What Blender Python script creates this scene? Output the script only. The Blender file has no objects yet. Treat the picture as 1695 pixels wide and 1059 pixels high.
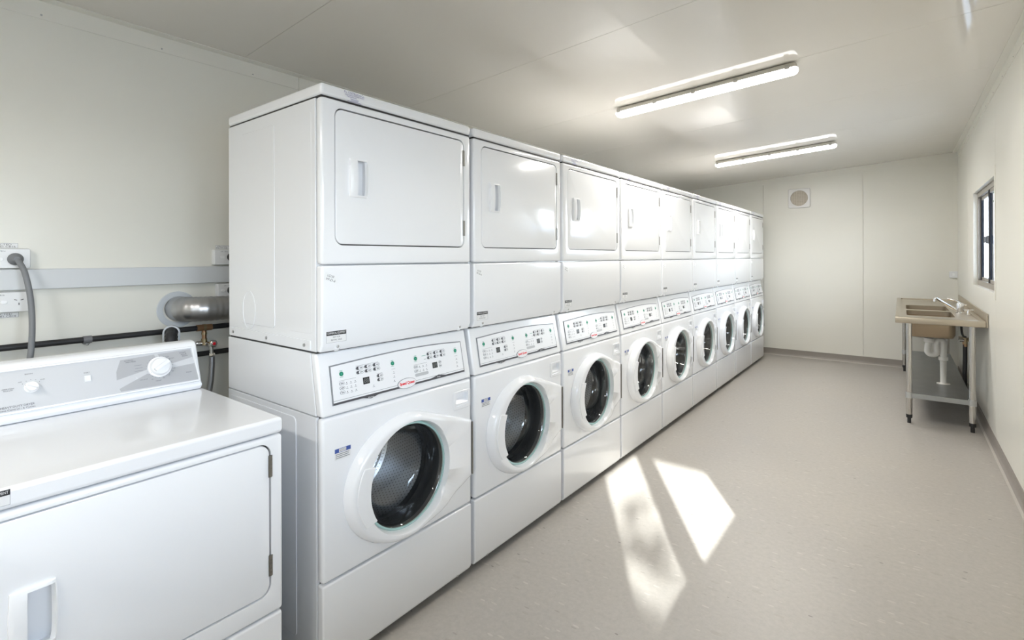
import bpy, bmesh, math, random
from mathutils import Vector, Matrix
random.seed(4)
S = bpy.context.scene
C = S.collection
PI = math.pi

# ------------------------------------------------------------------ materials
def mat(name, col, rough=.4, metal=0., spec=.5, coat=0., build=None, **kw):
    m = bpy.data.materials.new(name); m.use_nodes = True
    nt = m.node_tree; b = nt.nodes['Principled BSDF']
    b.inputs['Base Color'].default_value = (*col, 1)
    b.inputs['Roughness'].default_value = rough
    b.inputs['Metallic'].default_value = metal
    b.inputs['Specular IOR Level'].default_value = spec
    b.inputs['Coat Weight'].default_value = coat
    b.inputs['Coat Roughness'].default_value = .06
    if build: build(nt, b)
    return m

def nd(nt, typ, **kw):
    n = nt.nodes.new(typ)
    for k, v in kw.items():
        if k in ('operation', 'blend_type', 'feature', 'data_type', 'noise_dimensions', 'distance'): setattr(n, k, v)
        else: n.inputs[k.replace('_', ' ')].default_value = v
    return n

def mth(nt, op, a, b=None, c=None):
    n = nt.nodes.new('ShaderNodeMath'); n.operation = op
    for i, v in enumerate((a, b, c)):
        if v is None: continue
        if isinstance(v, (int, float)): n.inputs[i].default_value = v
        else: nt.links.new(v, n.inputs[i])
    return n.outputs[0]

def ramp(nt, fac, stops):
    r = nt.nodes.new('ShaderNodeValToRGB')
    while len(r.color_ramp.elements) < len(stops): r.color_ramp.elements.new(.5)
    for e, (p, c) in zip(r.color_ramp.elements, stops):
        e.position = p; e.color = (*c, 1)
    nt.links.new(fac, r.inputs[0]); return r.outputs[0]

def mixc(nt, fac, a, b):
    n = nt.nodes.new('ShaderNodeMix'); n.data_type = 'RGBA'
    if isinstance(fac, (int, float)): n.inputs[0].default_value = fac
    else: nt.links.new(fac, n.inputs[0])
    for i, v in ((6, a), (7, b)):
        if isinstance(v, tuple): n.inputs[i].default_value = (*v, 1)
        else: nt.links.new(v, n.inputs[i])
    return n.outputs[2]

def noise_rough(lo, hi, scale=6, bump=0., bscale=200):
    def f(nt, b):
        tc = nt.nodes.new('ShaderNodeTexCoord')
        n = nd(nt, 'ShaderNodeTexNoise', Scale=scale, Detail=4.)
        nt.links.new(tc.outputs['Object'], n.inputs['Vector'])
        mr = nd(nt, 'ShaderNodeMapRange', To_Min=lo, To_Max=hi)
        nt.links.new(n.outputs[0], mr.inputs[0]); nt.links.new(mr.outputs[0], b.inputs['Roughness'])
        if bump:
            n2 = nd(nt, 'ShaderNodeTexNoise', Scale=bscale, Detail=2.)
            nt.links.new(tc.outputs['Object'], n2.inputs['Vector'])
            bp = nd(nt, 'ShaderNodeBump', Strength=bump, Distance=.002)
            nt.links.new(n2.outputs[0], bp.inputs['Height']); nt.links.new(bp.outputs[0], b.inputs['Normal'])
    return f

def mottle(a, b_, scale=2.):
    def f(nt, b):
        tc = nt.nodes.new('ShaderNodeTexCoord'); n = nd(nt, 'ShaderNodeTexNoise', Scale=scale, Detail=3.)
        nt.links.new(tc.outputs['Object'], n.inputs['Vector'])
        nt.links.new(ramp(nt, n.outputs[0], [(.3, a), (.7, b_)]), b.inputs['Base Color'])
    return f

def brushed(axis, lo=.22, hi=.4):
    def f(nt, b):
        tc = nt.nodes.new('ShaderNodeTexCoord'); mp = nt.nodes.new('ShaderNodeMapping')
        sc = [300, 300, 300]; sc[axis] = 4
        mp.inputs['Scale'].default_value = sc
        nt.links.new(tc.outputs['Object'], mp.inputs[0])
        n = nd(nt, 'ShaderNodeTexNoise', Scale=1., Detail=2.)
        nt.links.new(mp.outputs[0], n.inputs['Vector'])
        mr = nd(nt, 'ShaderNodeMapRange', To_Min=lo, To_Max=hi)
        nt.links.new(n.outputs[0], mr.inputs[0]); nt.links.new(mr.outputs[0], b.inputs['Roughness'])
    return f

def floor_nodes(nt, b):
    tc = nt.nodes.new('ShaderNodeTexCoord')
    big = nd(nt, 'ShaderNodeTexNoise', Scale=1.1, Detail=3.)
    nt.links.new(tc.outputs['Object'], big.inputs['Vector'])
    fine = nd(nt, 'ShaderNodeTexNoise', Scale=45., Detail=5., Roughness=.7)
    nt.links.new(tc.outputs['Object'], fine.inputs['Vector'])
    c = ramp(nt, big.outputs[0], [(.3, (.40, .378, .352)), (.7, (.435, .408, .372))])
    f2 = ramp(nt, fine.outputs[0], [(.3, (.90, .90, .90)), (.7, (1.05, 1.05, 1.05))])
    mul = nt.nodes.new('ShaderNodeMix'); mul.data_type = 'RGBA'; mul.blend_type = 'MULTIPLY'; mul.inputs[0].default_value = 1
    nt.links.new(c, mul.inputs[6]); nt.links.new(f2, mul.inputs[7])
    col = mul.outputs[2]
    def flecks(rot, scale, stretch, prob, size, colr, off, amount):
        nonlocal col
        mp = nt.nodes.new('ShaderNodeMapping'); mp.inputs['Rotation'].default_value = (0, 0, rot)
        mp.inputs['Location'].default_value = (off, off * .7, 0)
        mp.inputs['Scale'].default_value = (1, stretch, 0)
        nt.links.new(tc.outputs['Object'], mp.inputs[0])
        v = nd(nt, 'ShaderNodeTexVoronoi', Scale=scale); nt.links.new(mp.outputs[0], v.inputs['Vector'])
        inside = mth(nt, 'LESS_THAN', v.outputs['Distance'], size)
        sep = nt.nodes.new('ShaderNodeSeparateColor'); nt.links.new(v.outputs['Color'], sep.inputs[0])
        pick = mth(nt, 'LESS_THAN', sep.outputs[0], prob)
        fac = mth(nt, 'MULTIPLY', mth(nt, 'MULTIPLY', inside, pick), amount)
        col = mixc(nt, fac, col, colr)
    flecks(.5, 9, 3.2, .55, .13, (.64, .61, .56), 0, .35)
    flecks(1.7, 8, 3.5, .45, .13, (.62, .59, .53), 3.1, .3)
    flecks(2.5, 9, 3.6, .4, .11, (.17, .15, .13), 7.7, .3)
    flecks(.1, 11, 2., .22, .09, (.08, .07, .06), 5.2, .5)
    flecks(1.0, 7, 2.6, .3, .16, (.30, .265, .22), 2.2, .25)
    nt.links.new(col, b.inputs['Base Color'])
    mr = nd(nt, 'ShaderNodeMapRange', To_Min=.26, To_Max=.46)
    nt.links.new(big.outputs[0], mr.inputs[0]); nt.links.new(mr.outputs[0], b.inputs['Roughness'])

def drum_nodes(nt, b):
    uv = nt.nodes.new('ShaderNodeTexCoord')
    sep = nt.nodes.new('ShaderNodeSeparateXYZ'); nt.links.new(uv.outputs['UV'], sep.inputs[0])
    row = mth(nt, 'FLOOR', mth(nt, 'DIVIDE', sep.outputs[1], .0145))
    sh = mth(nt, 'MULTIPLY', mth(nt, 'MODULO', row, 2.), .5)
    fx = mth(nt, 'SUBTRACT', mth(nt, 'FRACT', mth(nt, 'ADD', mth(nt, 'DIVIDE', sep.outputs[0], .0155), sh)), .5)
    fy = mth(nt, 'SUBTRACT', mth(nt, 'FRACT', mth(nt, 'DIVIDE', sep.outputs[1], .0145)), .5)
    d2 = mth(nt, 'ADD', mth(nt, 'MULTIPLY', fx, fx), mth(nt, 'MULTIPLY', fy, fy))
    hole = mth(nt, 'LESS_THAN', d2, .026)
    nt.links.new(mixc(nt, hole, (.62, .63, .65), (.02, .02, .02)), b.inputs['Base Color'])
    nt.links.new(mth(nt, 'SUBTRACT', 1., hole), b.inputs['Metallic'])

def thin_glass(name, tint, refl=1., rough=0.):
    m = bpy.data.materials.new(name); m.use_nodes = True; nt = m.node_tree; nt.nodes.clear()
    out = nt.nodes.new('ShaderNodeOutputMaterial'); mx = nt.nodes.new('ShaderNodeMixShader')
    tr = nt.nodes.new('ShaderNodeBsdfTransparent'); tr.inputs[0].default_value = (*tint, 1)
    gl = nt.nodes.new('ShaderNodeBsdfGlossy'); gl.inputs['Roughness'].default_value = rough
    ge = nt.nodes.new('ShaderNodeNewGeometry'); dp = nt.nodes.new('ShaderNodeVectorMath'); dp.operation = 'DOT_PRODUCT'
    nt.links.new(ge.outputs['Incoming'], dp.inputs[0]); nt.links.new(ge.outputs['Normal'], dp.inputs[1])
    sch = mth(nt, 'POWER', mth(nt, 'SUBTRACT', 1., mth(nt, 'ABSOLUTE', dp.outputs['Value'])), 5.)   # reflectance of a thin sheet, either side
    nt.links.new(mth(nt, 'MULTIPLY', mth(nt, 'ADD', mth(nt, 'MULTIPLY', sch, .96), .04), refl), mx.inputs[0])
    nt.links.new(tr.outputs[0], mx.inputs[1]); nt.links.new(gl.outputs[0], mx.inputs[2])
    nt.links.new(mx.outputs[0], out.inputs[0]); return m

def emit(name, col, s):
    m = bpy.data.materials.new(name); m.use_nodes = True; b = m.node_tree.nodes['Principled BSDF']
    b.inputs['Base Color'].default_value = (*col, 1)
    b.inputs['Emission Color'].default_value = (*col, 1); b.inputs['Emission Strength'].default_value = s
    return m

LAMP = 1.7; POWER = 12.5
M = dict(
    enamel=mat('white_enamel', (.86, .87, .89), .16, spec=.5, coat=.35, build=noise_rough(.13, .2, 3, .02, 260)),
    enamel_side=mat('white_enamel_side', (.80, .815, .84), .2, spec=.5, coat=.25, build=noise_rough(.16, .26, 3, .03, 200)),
    plastic=mat('white_plastic', (.86, .87, .885), .28, build=noise_rough(.24, .32, 8)),
    print_grey=mat('print_grey', (.07, .07, .08), .5, build=noise_rough(.45, .55)),
    print_mid=mat('print_mid_grey', (.24, .25, .27), .45, build=noise_rough(.4, .5)),
    print_silver=mat('print_silver', (.52, .53, .55), .32, build=noise_rough(.28, .36)),
    silver_fascia=mat('silver_fascia', (.60, .61, .63), .26, spec=.5, build=noise_rough(.22, .3, 10)),
    field_grey=mat('fascia_field_grey', (.42, .425, .44), .32, build=noise_rough(.28, .36)),
    fascia=mat('fascia_white', (.85, .86, .88), .3, build=noise_rough(.26, .34, 10)),
    black=mat('black_plastic', (.018, .018, .02), .4, build=noise_rough(.35, .45)),
    rubber=mat('black_rubber', (.02, .02, .022), .55, build=noise_rough(.5, .6)),
    gasket=mat('dark_gasket', (.035, .036, .04), .35, build=noise_rough(.3, .4)),
    green=mat('green_button', (.005, .23, .13), .35, build=noise_rough(.3, .4)),
    green_print=mat('green_print', (.05, .36, .25), .5, build=noise_rough(.45, .55)),
    red=mat('red_print', (.80, .015, .03), .4, build=noise_rough(.35, .45)),
    blue=mat('blue_print', (.05, .10, .36), .45, build=noise_rough(.4, .5)),
    purple=mat('purple_ink', (.14, .12, .33), .5, build=noise_rough(.45, .55)),
    paper=mat('sticker_white', (.78, .78, .78), .4, build=noise_rough(.35, .45)),
    tape=mat('tape_white', (.80, .81, .82), .45, build=noise_rough(.4, .5)),
    led=mat('display_glass', (.03, .032, .035), .2, build=noise_rough(.15, .25)),
    segment=mat('display_segment', (.16, .17, .18), .4, build=noise_rough(.35, .45)),
    steel=mat('stainless', (.55, .49, .40), .3, 1., build=noise_rough(.26, .36, 5)),
    bowl=mat('shaded_bowl_steel', (.40, .32, .23), .3, 1., build=noise_rough(.24, .34, 5)),  # steel darkened to paint in the shade and dark reflections inside the bowls
    steel_x=mat('stainless_leg', (.62, .60, .57), .3, 1., build=brushed(2, .2, .32)),
    galv=mat('galvanised_shelf', (.42, .44, .45), .38, 1., build=noise_rough(.3, .5, 9)),
    alloy=mat('cast_alloy', (.55, .56, .56), .45, .8, build=noise_rough(.4, .5)),
    chrome=mat('chrome', (.80, .80, .80), .08, 1., build=noise_rough(.06, .12)),
    screw=mat('screw_zinc', (.50, .50, .50), .3, 1., build=noise_rough(.25, .4)),
    hinge=mat('hinge_steel', (.30, .29, .27), .35, 1., build=noise_rough(.3, .4)),
    drum=mat('perforated_drum', (.6, .6, .62), .32, 1., build=drum_nodes),
    drum_plain=mat('drum_steel', (.58, .59, .61), .3, 1., build=noise_rough(.25, .36)),
    glass=thin_glass('door_glass', (.90, .92, .92), 2.6),
    glass_edge=mat('green_glass_edge', (.42, .62, .60), .15, build=noise_rough(.1, .2)),
    pane=thin_glass('window_glass', (.97, .985, .98), .5),
    wall=mat('cream_wall_panel', (.79, .772, .70), .3, spec=.45, build=mottle((.768, .756, .690), (.780, .768, .704))),
    ceil=mat('ceiling_panel', (.74, .72, .665), .06, spec=.2, build=mottle((.74, .712, .66), (.75, .722, .672))),
    trim=mat('cream_trim', (.78, .765, .70), .32, build=noise_rough(.28, .38)),
    floor=mat('vinyl_floor', (.4, .37, .33), .35, spec=.45, build=floor_nodes),
    skirt=mat('grey_vinyl_skirting', (.27, .245, .22), .45, build=noise_rough(.4, .5, 20)),
    bead=mat('skirting_bead', (.44, .41, .37), .45, build=noise_rough(.4, .5)),
    trunk=mat('grey_trunking', (.62, .64, .66), .35, build=noise_rough(.3, .4)),
    outlet=mat('outlet_plastic', (.76, .77, .78), .3, build=noise_rough(.26, .34)),
    cable=mat('grey_cable', (.20, .21, .225), .5, build=noise_rough(.45, .55)),
    duct=mat('aluminium_duct', (.50, .50, .51), .36, 1., build=noise_rough(.3, .44, 14)),
    flange=mat('grey_flange', (.56, .59, .62), .4, build=noise_rough(.35, .45)),
    copper=mat('copper', (.48, .30, .18), .35, 1., build=noise_rough(.3, .45)),
    brass=mat('brass', (.45, .36, .22), .35, 1., build=noise_rough(.3, .42)),
    braid=mat('braided_steel', (.42, .43, .45), .4, 1., build=noise_rough(.3, .5, 300)),
    pvc=mat('white_pvc', (.80, .79, .76), .35, build=noise_rough(.3, .4)),
    frame=mat('pewter_window_frame', (.36, .33, .295), .4, .4, build=noise_rough(.35, .45)),
    sash=mat('black_sash', (.014, .016, .022), .6, spec=.12, build=noise_rough(.55, .7)),
    latch=mat('grey_latch', (.17, .17, .18), .4, build=noise_rough(.35, .45)),
    fan=mat('fan_white', (.80, .79, .77), .25, build=noise_rough(.2, .3)),
    grille=mat('fan_grille_beige', (.70, .65, .56), .45, build=noise_rough(.4, .5)),
    grille_back=mat('fan_grille_back', (.56, .50, .41), .6, build=noise_rough(.55, .65)),
    lampbody=mat('lamp_body_grey', (.62, .60, .55), .4, build=noise_rough(.35, .45)),
    clip=mat('lamp_clip', (.50, .49, .46), .3, .5, build=noise_rough(.25, .35)),
    diff=emit('lamp_diffuser', (1., .985, .955), LAMP),
    bark=mat('bark', (.12, .09, .06), .9, build=noise_rough(.8, .95)),
    leaf=mat('leaf', (.10, .20, .04), .6, build=noise_rough(.5, .7)),
    ground=mat('outdoor_gravel', (.30, .30, .295), .9, build=noise_rough(.85, .95)),
    blocker_metal=mat('sun_blocker_sheet', (.55, .55, .53), .5, .3, build=noise_rough(.4, .6)),  # for the unseen sheets added to block the sun
)

# ------------------------------------------------------------------ mesh helpers
class MB:
    def __init__(s): s.v = []; s.f = []; s.mi = []; s.mats = []; s.uv = {}
    def m(s, name):
        if name not in s.mats: s.mats.append(name)
        return s.mats.index(name)
    def add(s, vs, fs, m, uvs=None):
        o = len(s.v); k = s.m(m); s.v += [tuple(v) for v in vs]
        for i, f in enumerate(fs):
            if uvs: s.uv[len(s.f)] = uvs[i]
            s.f.append([a + o for a in f]); s.mi.append(k)
    def box(s, x0, x1, y0, y1, z0, z1, m):
        vs = [(x, y, z) for x in (x0, x1) for y in (y0, y1) for z in (z0, z1)]
        s.add(vs, [(0, 1, 3, 2), (4, 6, 7, 5), (0, 4, 5, 1), (2, 3, 7, 6), (0, 2, 6, 4), (1, 5, 7, 3)], m)
    def obox(s, c, ax, ay, az, m):
        c = Vector(c); ax, ay, az = Vector(ax), Vector(ay), Vector(az)
        vs = [c + ax * i + ay * j + az * k for i in (-1, 1) for j in (-1, 1) for k in (-1, 1)]
        s.add(vs, [(0, 1, 3, 2), (4, 6, 7, 5), (0, 4, 5, 1), (2, 3, 7, 6), (0, 2, 6, 4), (1, 5, 7, 3)], m)
    def loops(s, rings, m, closed=True, cap0=True, cap1=True, uvf=None):
        n = len(rings[0]); o = len(s.v); vs = [p for r in rings for p in r]; fs = []; uvs = []
        for a in range(len(rings) - 1):
            for i in range(n if closed else n - 1):
                j = (i + 1) % n
                fs.append((a * n + i, a * n + j, (a + 1) * n + j, (a + 1) * n + i))
                if uvf: uvs.append([uvf(i, a), uvf(i + 1, a), uvf(i + 1, a + 1), uvf(i, a + 1)])
        if uvf: s.add(vs, fs, m, uvs); return
        if cap0: fs.append(tuple(range(n - 1, -1, -1)))
        if cap1: b = (len(rings) - 1) * n; fs.append(tuple(range(b, b + n)))
        s.add(vs, fs, m)
    def prism(s, pts, fn, h0, h1, m):
        """outline pts (2D) swept between heights h0, h1; fn(a, b, h) -> 3D"""
        s.loops([[fn(a, b, h0) for a, b in pts], [fn(a, b, h1) for a, b in pts]], m)
    def tube(s, path, r, m, n=12, rf=None, cap=True):
        P = [Vector(p) for p in path]; rings = []; up = None
        for i, p in enumerate(P):
            t = (P[min(i + 1, len(P) - 1)] - P[max(i - 1, 0)]).normalized()
            if up is None:
                up = Vector((0, 0, 1)) if abs(t.z) < .9 else Vector((1, 0, 0))
            up = (up - t * up.dot(t)).normalized(); sd = t.cross(up)
            rr = rf(i) if rf else r
            rings.append([p + (up * math.cos(2 * PI * k / n) + sd * math.sin(2 * PI * k / n)) * rr for k in range(n)])
        s.loops(rings, m, cap0=cap, cap1=cap)
    def lathe(s, prof, o, axis, m, n=48, cap0=False, cap1=False, sy=1.):
        """prof: (distance along axis, radius); axis 'x','y','z'"""
        o = Vector(o); rings = []
        for d, r in prof:
            ring = []
            for k in range(n):
                a = 2 * PI * k / n; c, q = math.cos(a) * r * sy, math.sin(a) * r
                v = {'x': (d, c, q), 'y': (q, d, c), 'z': (c, q, d)}[axis]
                ring.append(o + Vector(v))
            rings.append(ring)
        s.loops(rings, m, cap0=cap0, cap1=cap1)
    def mesh(s, name):
        me = bpy.data.meshes.new(name)
        me.from_pydata(s.v, [], s.f)
        for k in s.mats: me.materials.append(M[k])
        me.polygons.foreach_set('material_index', s.mi)
        if s.uv:
            uvl = me.uv_layers.new(name='UVMap')
            for fi, co in s.uv.items():
                for li, c in zip(me.polygons[fi].loop_indices, co): uvl.data[li].uv = c
        bm = bmesh.new(); bm.from_mesh(me)
        bmesh.ops.recalc_face_normals(bm, faces=bm.faces); bm.to_mesh(me); bm.free()
        me.update(); return me

def finish(me, smooth=True, angle=32):
    if smooth:
        me.polygons.foreach_set('use_smooth', [True] * len(me.polygons))
        me.set_sharp_from_angle(angle=math.radians(angle))

def link(name, me, parent=None, bevel=0., seg=2, angle=35):
    o = bpy.data.objects.new(name, me); C.objects.link(o)
    if parent: o.parent = parent
    if bevel:
        b = o.modifiers.new('bevel', 'BEVEL'); b.width = bevel; b.segments = seg; b.limit_method = 'ANGLE'
        b.angle_limit = math.radians(angle); b.harden_normals = True; b.use_clamp_overlap = True
    return o

def obj(name, mb, parent=None, bevel=0., seg=2, smooth=True, angle=32):
    me = mb.mesh(name); finish(me, smooth, angle if not bevel else 60 if bevel > .002 else 32)
    return link(name, me, parent, bevel, seg)

def cut(mb, cutters, bevel=0., seg=2, inset_mat=None):
    """mb minus cutters -> mesh (the base edges are bevelled first)"""
    a = bpy.data.objects.new('base', mb.mesh('base')); C.objects.link(a)
    if bevel:
        b = a.modifiers.new('b', 'BEVEL'); b.width = bevel; b.segments = seg; b.limit_method = 'ANGLE'; b.angle_limit = math.radians(35)
    tmp = []
    for c in cutters:
        k = bpy.data.objects.new('cutter', c.mesh('cutter')); C.objects.link(k); tmp.append(k)
        md = a.modifiers.new('c', 'BOOLEAN'); md.operation = 'DIFFERENCE'; md.object = k; md.solver = 'EXACT'
    dg = bpy.context.evaluated_depsgraph_get()
    me = bpy.data.meshes.new_from_object(a.evaluated_get(dg))
    for t in tmp + [a]: bpy.data.objects.remove(t)
    finish(me, True, 30); return me

def thing(name, label, cat, loc=(0, 0, 0), group=None, kind=None):
    o = bpy.data.objects.new(name, None); C.objects.link(o); o.location = loc; o.empty_display_size = .05
    tag(o, label, cat, group, kind); return o

def tag(o, label=None, cat=None, group=None, kind=None):
    for k, v in (('label', label), ('category', cat), ('group', group), ('kind', kind)):
        if v: o[k] = v
    return o

def dup(root, loc):
    """a copy of a thing with copies of its parts and their sub-parts"""
    r = root.copy(); C.objects.link(r); r.location = loc
    for ch in list(root.children):
        c = ch.copy(); C.objects.link(c); c.parent = r
        for g in list(ch.children):
            d = g.copy(); C.objects.link(d); d.parent = c
    return r

def rrect(y0, y1, z0, z1, r, n=6):
    pts = []
    for cy, cz, a0 in ((y1 - r, z1 - r, 0), (y0 + r, z1 - r, 90), (y0 + r, z0 + r, 180), (y1 - r, z0 + r, 270)):
        for k in range(n + 1):
            a = math.radians(a0 + 90 * k / n); pts.append((cy + r * math.cos(a), cz + r * math.sin(a)))
    return pts

def ell(cy, cz, ry, rz, n=24):
    return [(cy + ry * math.cos(2 * PI * k / n), cz + rz * math.sin(2 * PI * k / n)) for k in range(n)]

def pill(cy, cz, hw, hh, n=6):
    return rrect(cy - hw, cy + hw, cz - hh, cz + hh, hh * .98, n)

_txt = {}
def text_shapes(body, shear=0., bold=0.):
    key = (body, shear, bold)
    if key not in _txt:
        cu = bpy.data.curves.new('t', 'FONT'); cu.body = body; cu.size = 1; cu.align_x = 'CENTER'; cu.align_y = 'CENTER'
        cu.shear = shear; cu.resolution_u = 2; cu.offset = bold; cu.space_line = .95
        o = bpy.data.objects.new('t', cu); C.objects.link(o)
        dg = bpy.context.evaluated_depsgraph_get()
        me = bpy.data.meshes.new_from_object(o.evaluated_get(dg))
        _txt[key] = ([(v.co.x, v.co.y) for v in me.vertices], [tuple(p.vertices) for p in me.polygons])
        bpy.data.objects.remove(o); bpy.data.meshes.remove(me)
    return _txt[key]

def put_text(mb, body, fn, cy, cz, h, m, width=None, size=None, rot=0., shear=0., bold=0.):
    """flat lettering mapped through fn(a, b, h); width fits the run to a length, size is the em height"""
    vs, fs = text_shapes(body, shear, bold)
    xs = [v[0] for v in vs]; ys = [v[1] for v in vs]
    sx = sy = size or 1
    if width: sx = width / (max(xs) - min(xs)); sy = size if size else sx
    mx = (max(xs) + min(xs)) / 2; my = (max(ys) + min(ys)) / 2
    c, s = math.cos(rot), math.sin(rot); out = []
    for x, y in vs:
        a, b = (x - mx) * sx, (y - my) * sy
        out.append(fn(cy + a * c - b * s, cz + a * s + b * c, h))
    mb.add(out, fs, m)

def flatX(x=0.):
    return lambda a, b, h: Vector((x + h, a, b))

# ------------------------------------------------------------------ measurements of the place
FX = -1.513            # plane of the machine fronts
Y0 = .937              # near side of the first stack
W = .728               # width of a machine
PITCH = .7505
XR, XL = .54, -2.75    # long walls
YB, YN = 8.10, -2.60   # far wall, near wall (behind the camera)
def ceil_z(x): return 2.665 + .0638 * (x - XR)
WIN = [(5.10, 6.46), (-.40, .96), (-2.50, -1.70)]
WZ0, WZ1 = 1.14, 2.00

# ------------------------------------------------------------------ setting
def st(name, mb, bevel=0., parent=None, **kw):
    o = obj(name, mb, parent, bevel, **kw); o['kind'] = 'structure'; return o

mb = MB(); mb.box(XL - .1, XR + .1, YN - .1, YB + .1, -.06, 0, 'floor'); st('floor', mb)

mb = MB()                                           # ceiling: glossy panels laid across the room with fine joints
js = [YN - .05] + [1.24 + 1.11 * k for k in range(-3, 7)] + [YB + .05]
for a, b in zip(js, js[1:]):
    fn = lambda x, y, h: Vector((x, y, ceil_z(x) + h))
    mb.prism([(XL - .06, a + .0012), (XR + .06, a + .0012), (XR + .06, b - .0012), (XL - .06, b - .0012)], fn, 0, .03, 'ceil')
mb.prism([(XL - .06, YN - .05), (XR + .06, YN - .05), (XR + .06, YB + .05), (XL - .06, YB + .05)], lambda x, y, h: Vector((x, y, ceil_z(x) + h)), .03, .12, 'trim')
st('ceiling', mb)

def panel_wall(name, joints, lo, hi, mk, openings=()):
    """a wall of flat sheets between joints, on a backing; mk(mb, a0, a1, z0, z1, d0, d1, m) lays a box along the wall at depth d"""
    mb = MB(); js = [lo] + list(joints) + [hi]
    zt = 2.72
    def cells(a0, a1):
        out = [(a0, a1, 0, zt)]
        for (o0, o1, z0, z1) in openings:
            nxt = []
            for (p, q, zb, zu) in out:
                i0, i1 = max(p, o0), min(q, o1)
                if i0 >= i1 or zu <= z0 or zb >= z1: nxt.append((p, q, zb, zu)); continue
                if p < i0: nxt.append((p, i0, zb, zu))
                if i1 < q: nxt.append((i1, q, zb, zu))
                nxt.append((i0, i1, zb, z0)); nxt.append((i0, i1, z1, zu))
            out = nxt
        return out
    for a, b in zip(js, js[1:]):
        for c in cells(a + (.0016 if a != lo else 0), b - (.0016 if b != hi else 0)): mk(mb, *c, 0, .014)
    for c in cells(lo, hi): mk(mb, *c, .014, .08)
    return st(name, mb)

panel_wall('wall_left', [Y0 + .62 - 1.2 * 3, Y0 + .62 - 1.2 * 2, 1.557, 2.757, 3.957, 5.157, 6.357, 7.557], YN, YB,
           lambda m, a0, a1, z0, z1, d0, d1: m.box(XL - d1, XL - d0, a0, a1, z0, z1, 'wall'))
panel_wall('wall_right', [-1.0, 1.4, 2.6, 3.8, 5.035, 7.0], YN, YB,
           lambda m, a0, a1, z0, z1, d0, d1: m.box(XR + d0, XR + d1, a0, a1, z0, z1, 'wall'),
           [(*w_, WZ0, WZ1) for w_ in WIN])
panel_wall('wall_back', [-1.595, -.40], XL - .08, XR + .08,
           lambda m, a0, a1, z0, z1, d0, d1: m.box(a0, a1, YB + d0, YB + d1, z0, z1, 'wall'))
DW = (-1.30, -.42, .02, 2.12)                        # plain door behind the camera
panel_wall('wall_front', [-1.595, -.40], XL - .08, XR + .08,
           lambda m, a0, a1, z0, z1, d0, d1: m.box(a0, a1, YN - d1, YN - d0, z0, z1, 'wall'), [DW])

# angle trims where walls and ceiling meet, in lengths with open butt joints
def cove(name, side, y0, y1):
    mb = MB(); s = 1 if side == 'left' else -1
    xw = XL if side == 'left' else XR; zc = ceil_z(xw)
    mb.box(min(xw, xw + s * .004), max(xw, xw + s * .004), y0, y1, zc - .075, zc + .002, 'trim')
    fn = lambda x, y, h: Vector((x, y, ceil_z(x) + h))
    xs = sorted((xw + s * .003, xw + s * .045))
    mb.prism([(xs[0], y0), (xs[1], y0), (xs[1], y1), (xs[0], y1)], fn, -.005, -.001, 'trim')
    for k in range(int((y1 - y0) / .42) + 1):
        y = y0 + .12 + .42 * k
        if y < y1: mb.lathe([(0, .004), (s * .002, .0035), (s * .003, .0005)], (xw + s * .004, y, zc - .06), 'x', 'screw', 8, cap1=True)
    return st(name, mb)
cove('trim_1', 'left', YN, 1.558); cove('trim_2', 'left', 1.561, YB)
cove('trim_3', 'right', YN, YB)
mb = MB()
mb.add([(XL, YB - .004, ceil_z(XL) - .075), (XR, YB - .004, ceil_z(XR) - .075), (XR, YB - .004, ceil_z(XR)), (XL, YB - .004, ceil_z(XL)),
        (XL, YB, ceil_z(XL) - .075), (XR, YB, ceil_z(XR) - .075), (XR, YB, ceil_z(XR)), (XL, YB, ceil_z(XL))],
       [(0, 1, 2, 3), (4, 5, 6, 7), (0, 1, 5, 4), (2, 3, 7, 6)], 'trim')
st('trim_4', mb)
mb = MB(); mb.box(XR - .045, XR, YB - .003, YB, .09, ceil_z(XR) - .075, 'trim'); mb.box(XR - .004, XR, YB - .05, YB - .003, .09, ceil_z(XR) - .075, 'trim'); st('trim_5', mb)
mb = MB(); mb.box(XR - .005, XR, 5.02, 5.05, 1.09, 2.07, 'trim'); st('trim_6', mb, .001)

def skirting(name, a, b, n):
    """coved vinyl skirting with a pale bead along its toe; n = inward normal"""
    a, b, n = Vector(a), Vector(b), Vector(n); mb = MB()
    prof = [(0, .092), (.004, .092), (.005, .03), (.009, .018), (.017, .010), (0, .010)]
    mb.loops([[p + n * d + Vector((0, 0, z)) for d, z in prof] for p in (a, b)], 'skirt')
    prof = [(0, .010), (.017, .010), (.026, .004), (.028, 0), (0, 0)]
    mb.loops([[p + n * d + Vector((0, 0, z)) for d, z in prof] for p in (a, b)], 'bead')
    st(name, mb)
skirting('baseboard_back', (XL + .03, YB, 0), (XR - .03, YB, 0), (0, -1, 0))
skirting('baseboard_right', (XR, YN, 0), (XR, YB, 0), (-1, 0, 0))
skirting('baseboard_left', (XL, YN, 0), (XL, YB, 0), (1, 0, 0))

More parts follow.
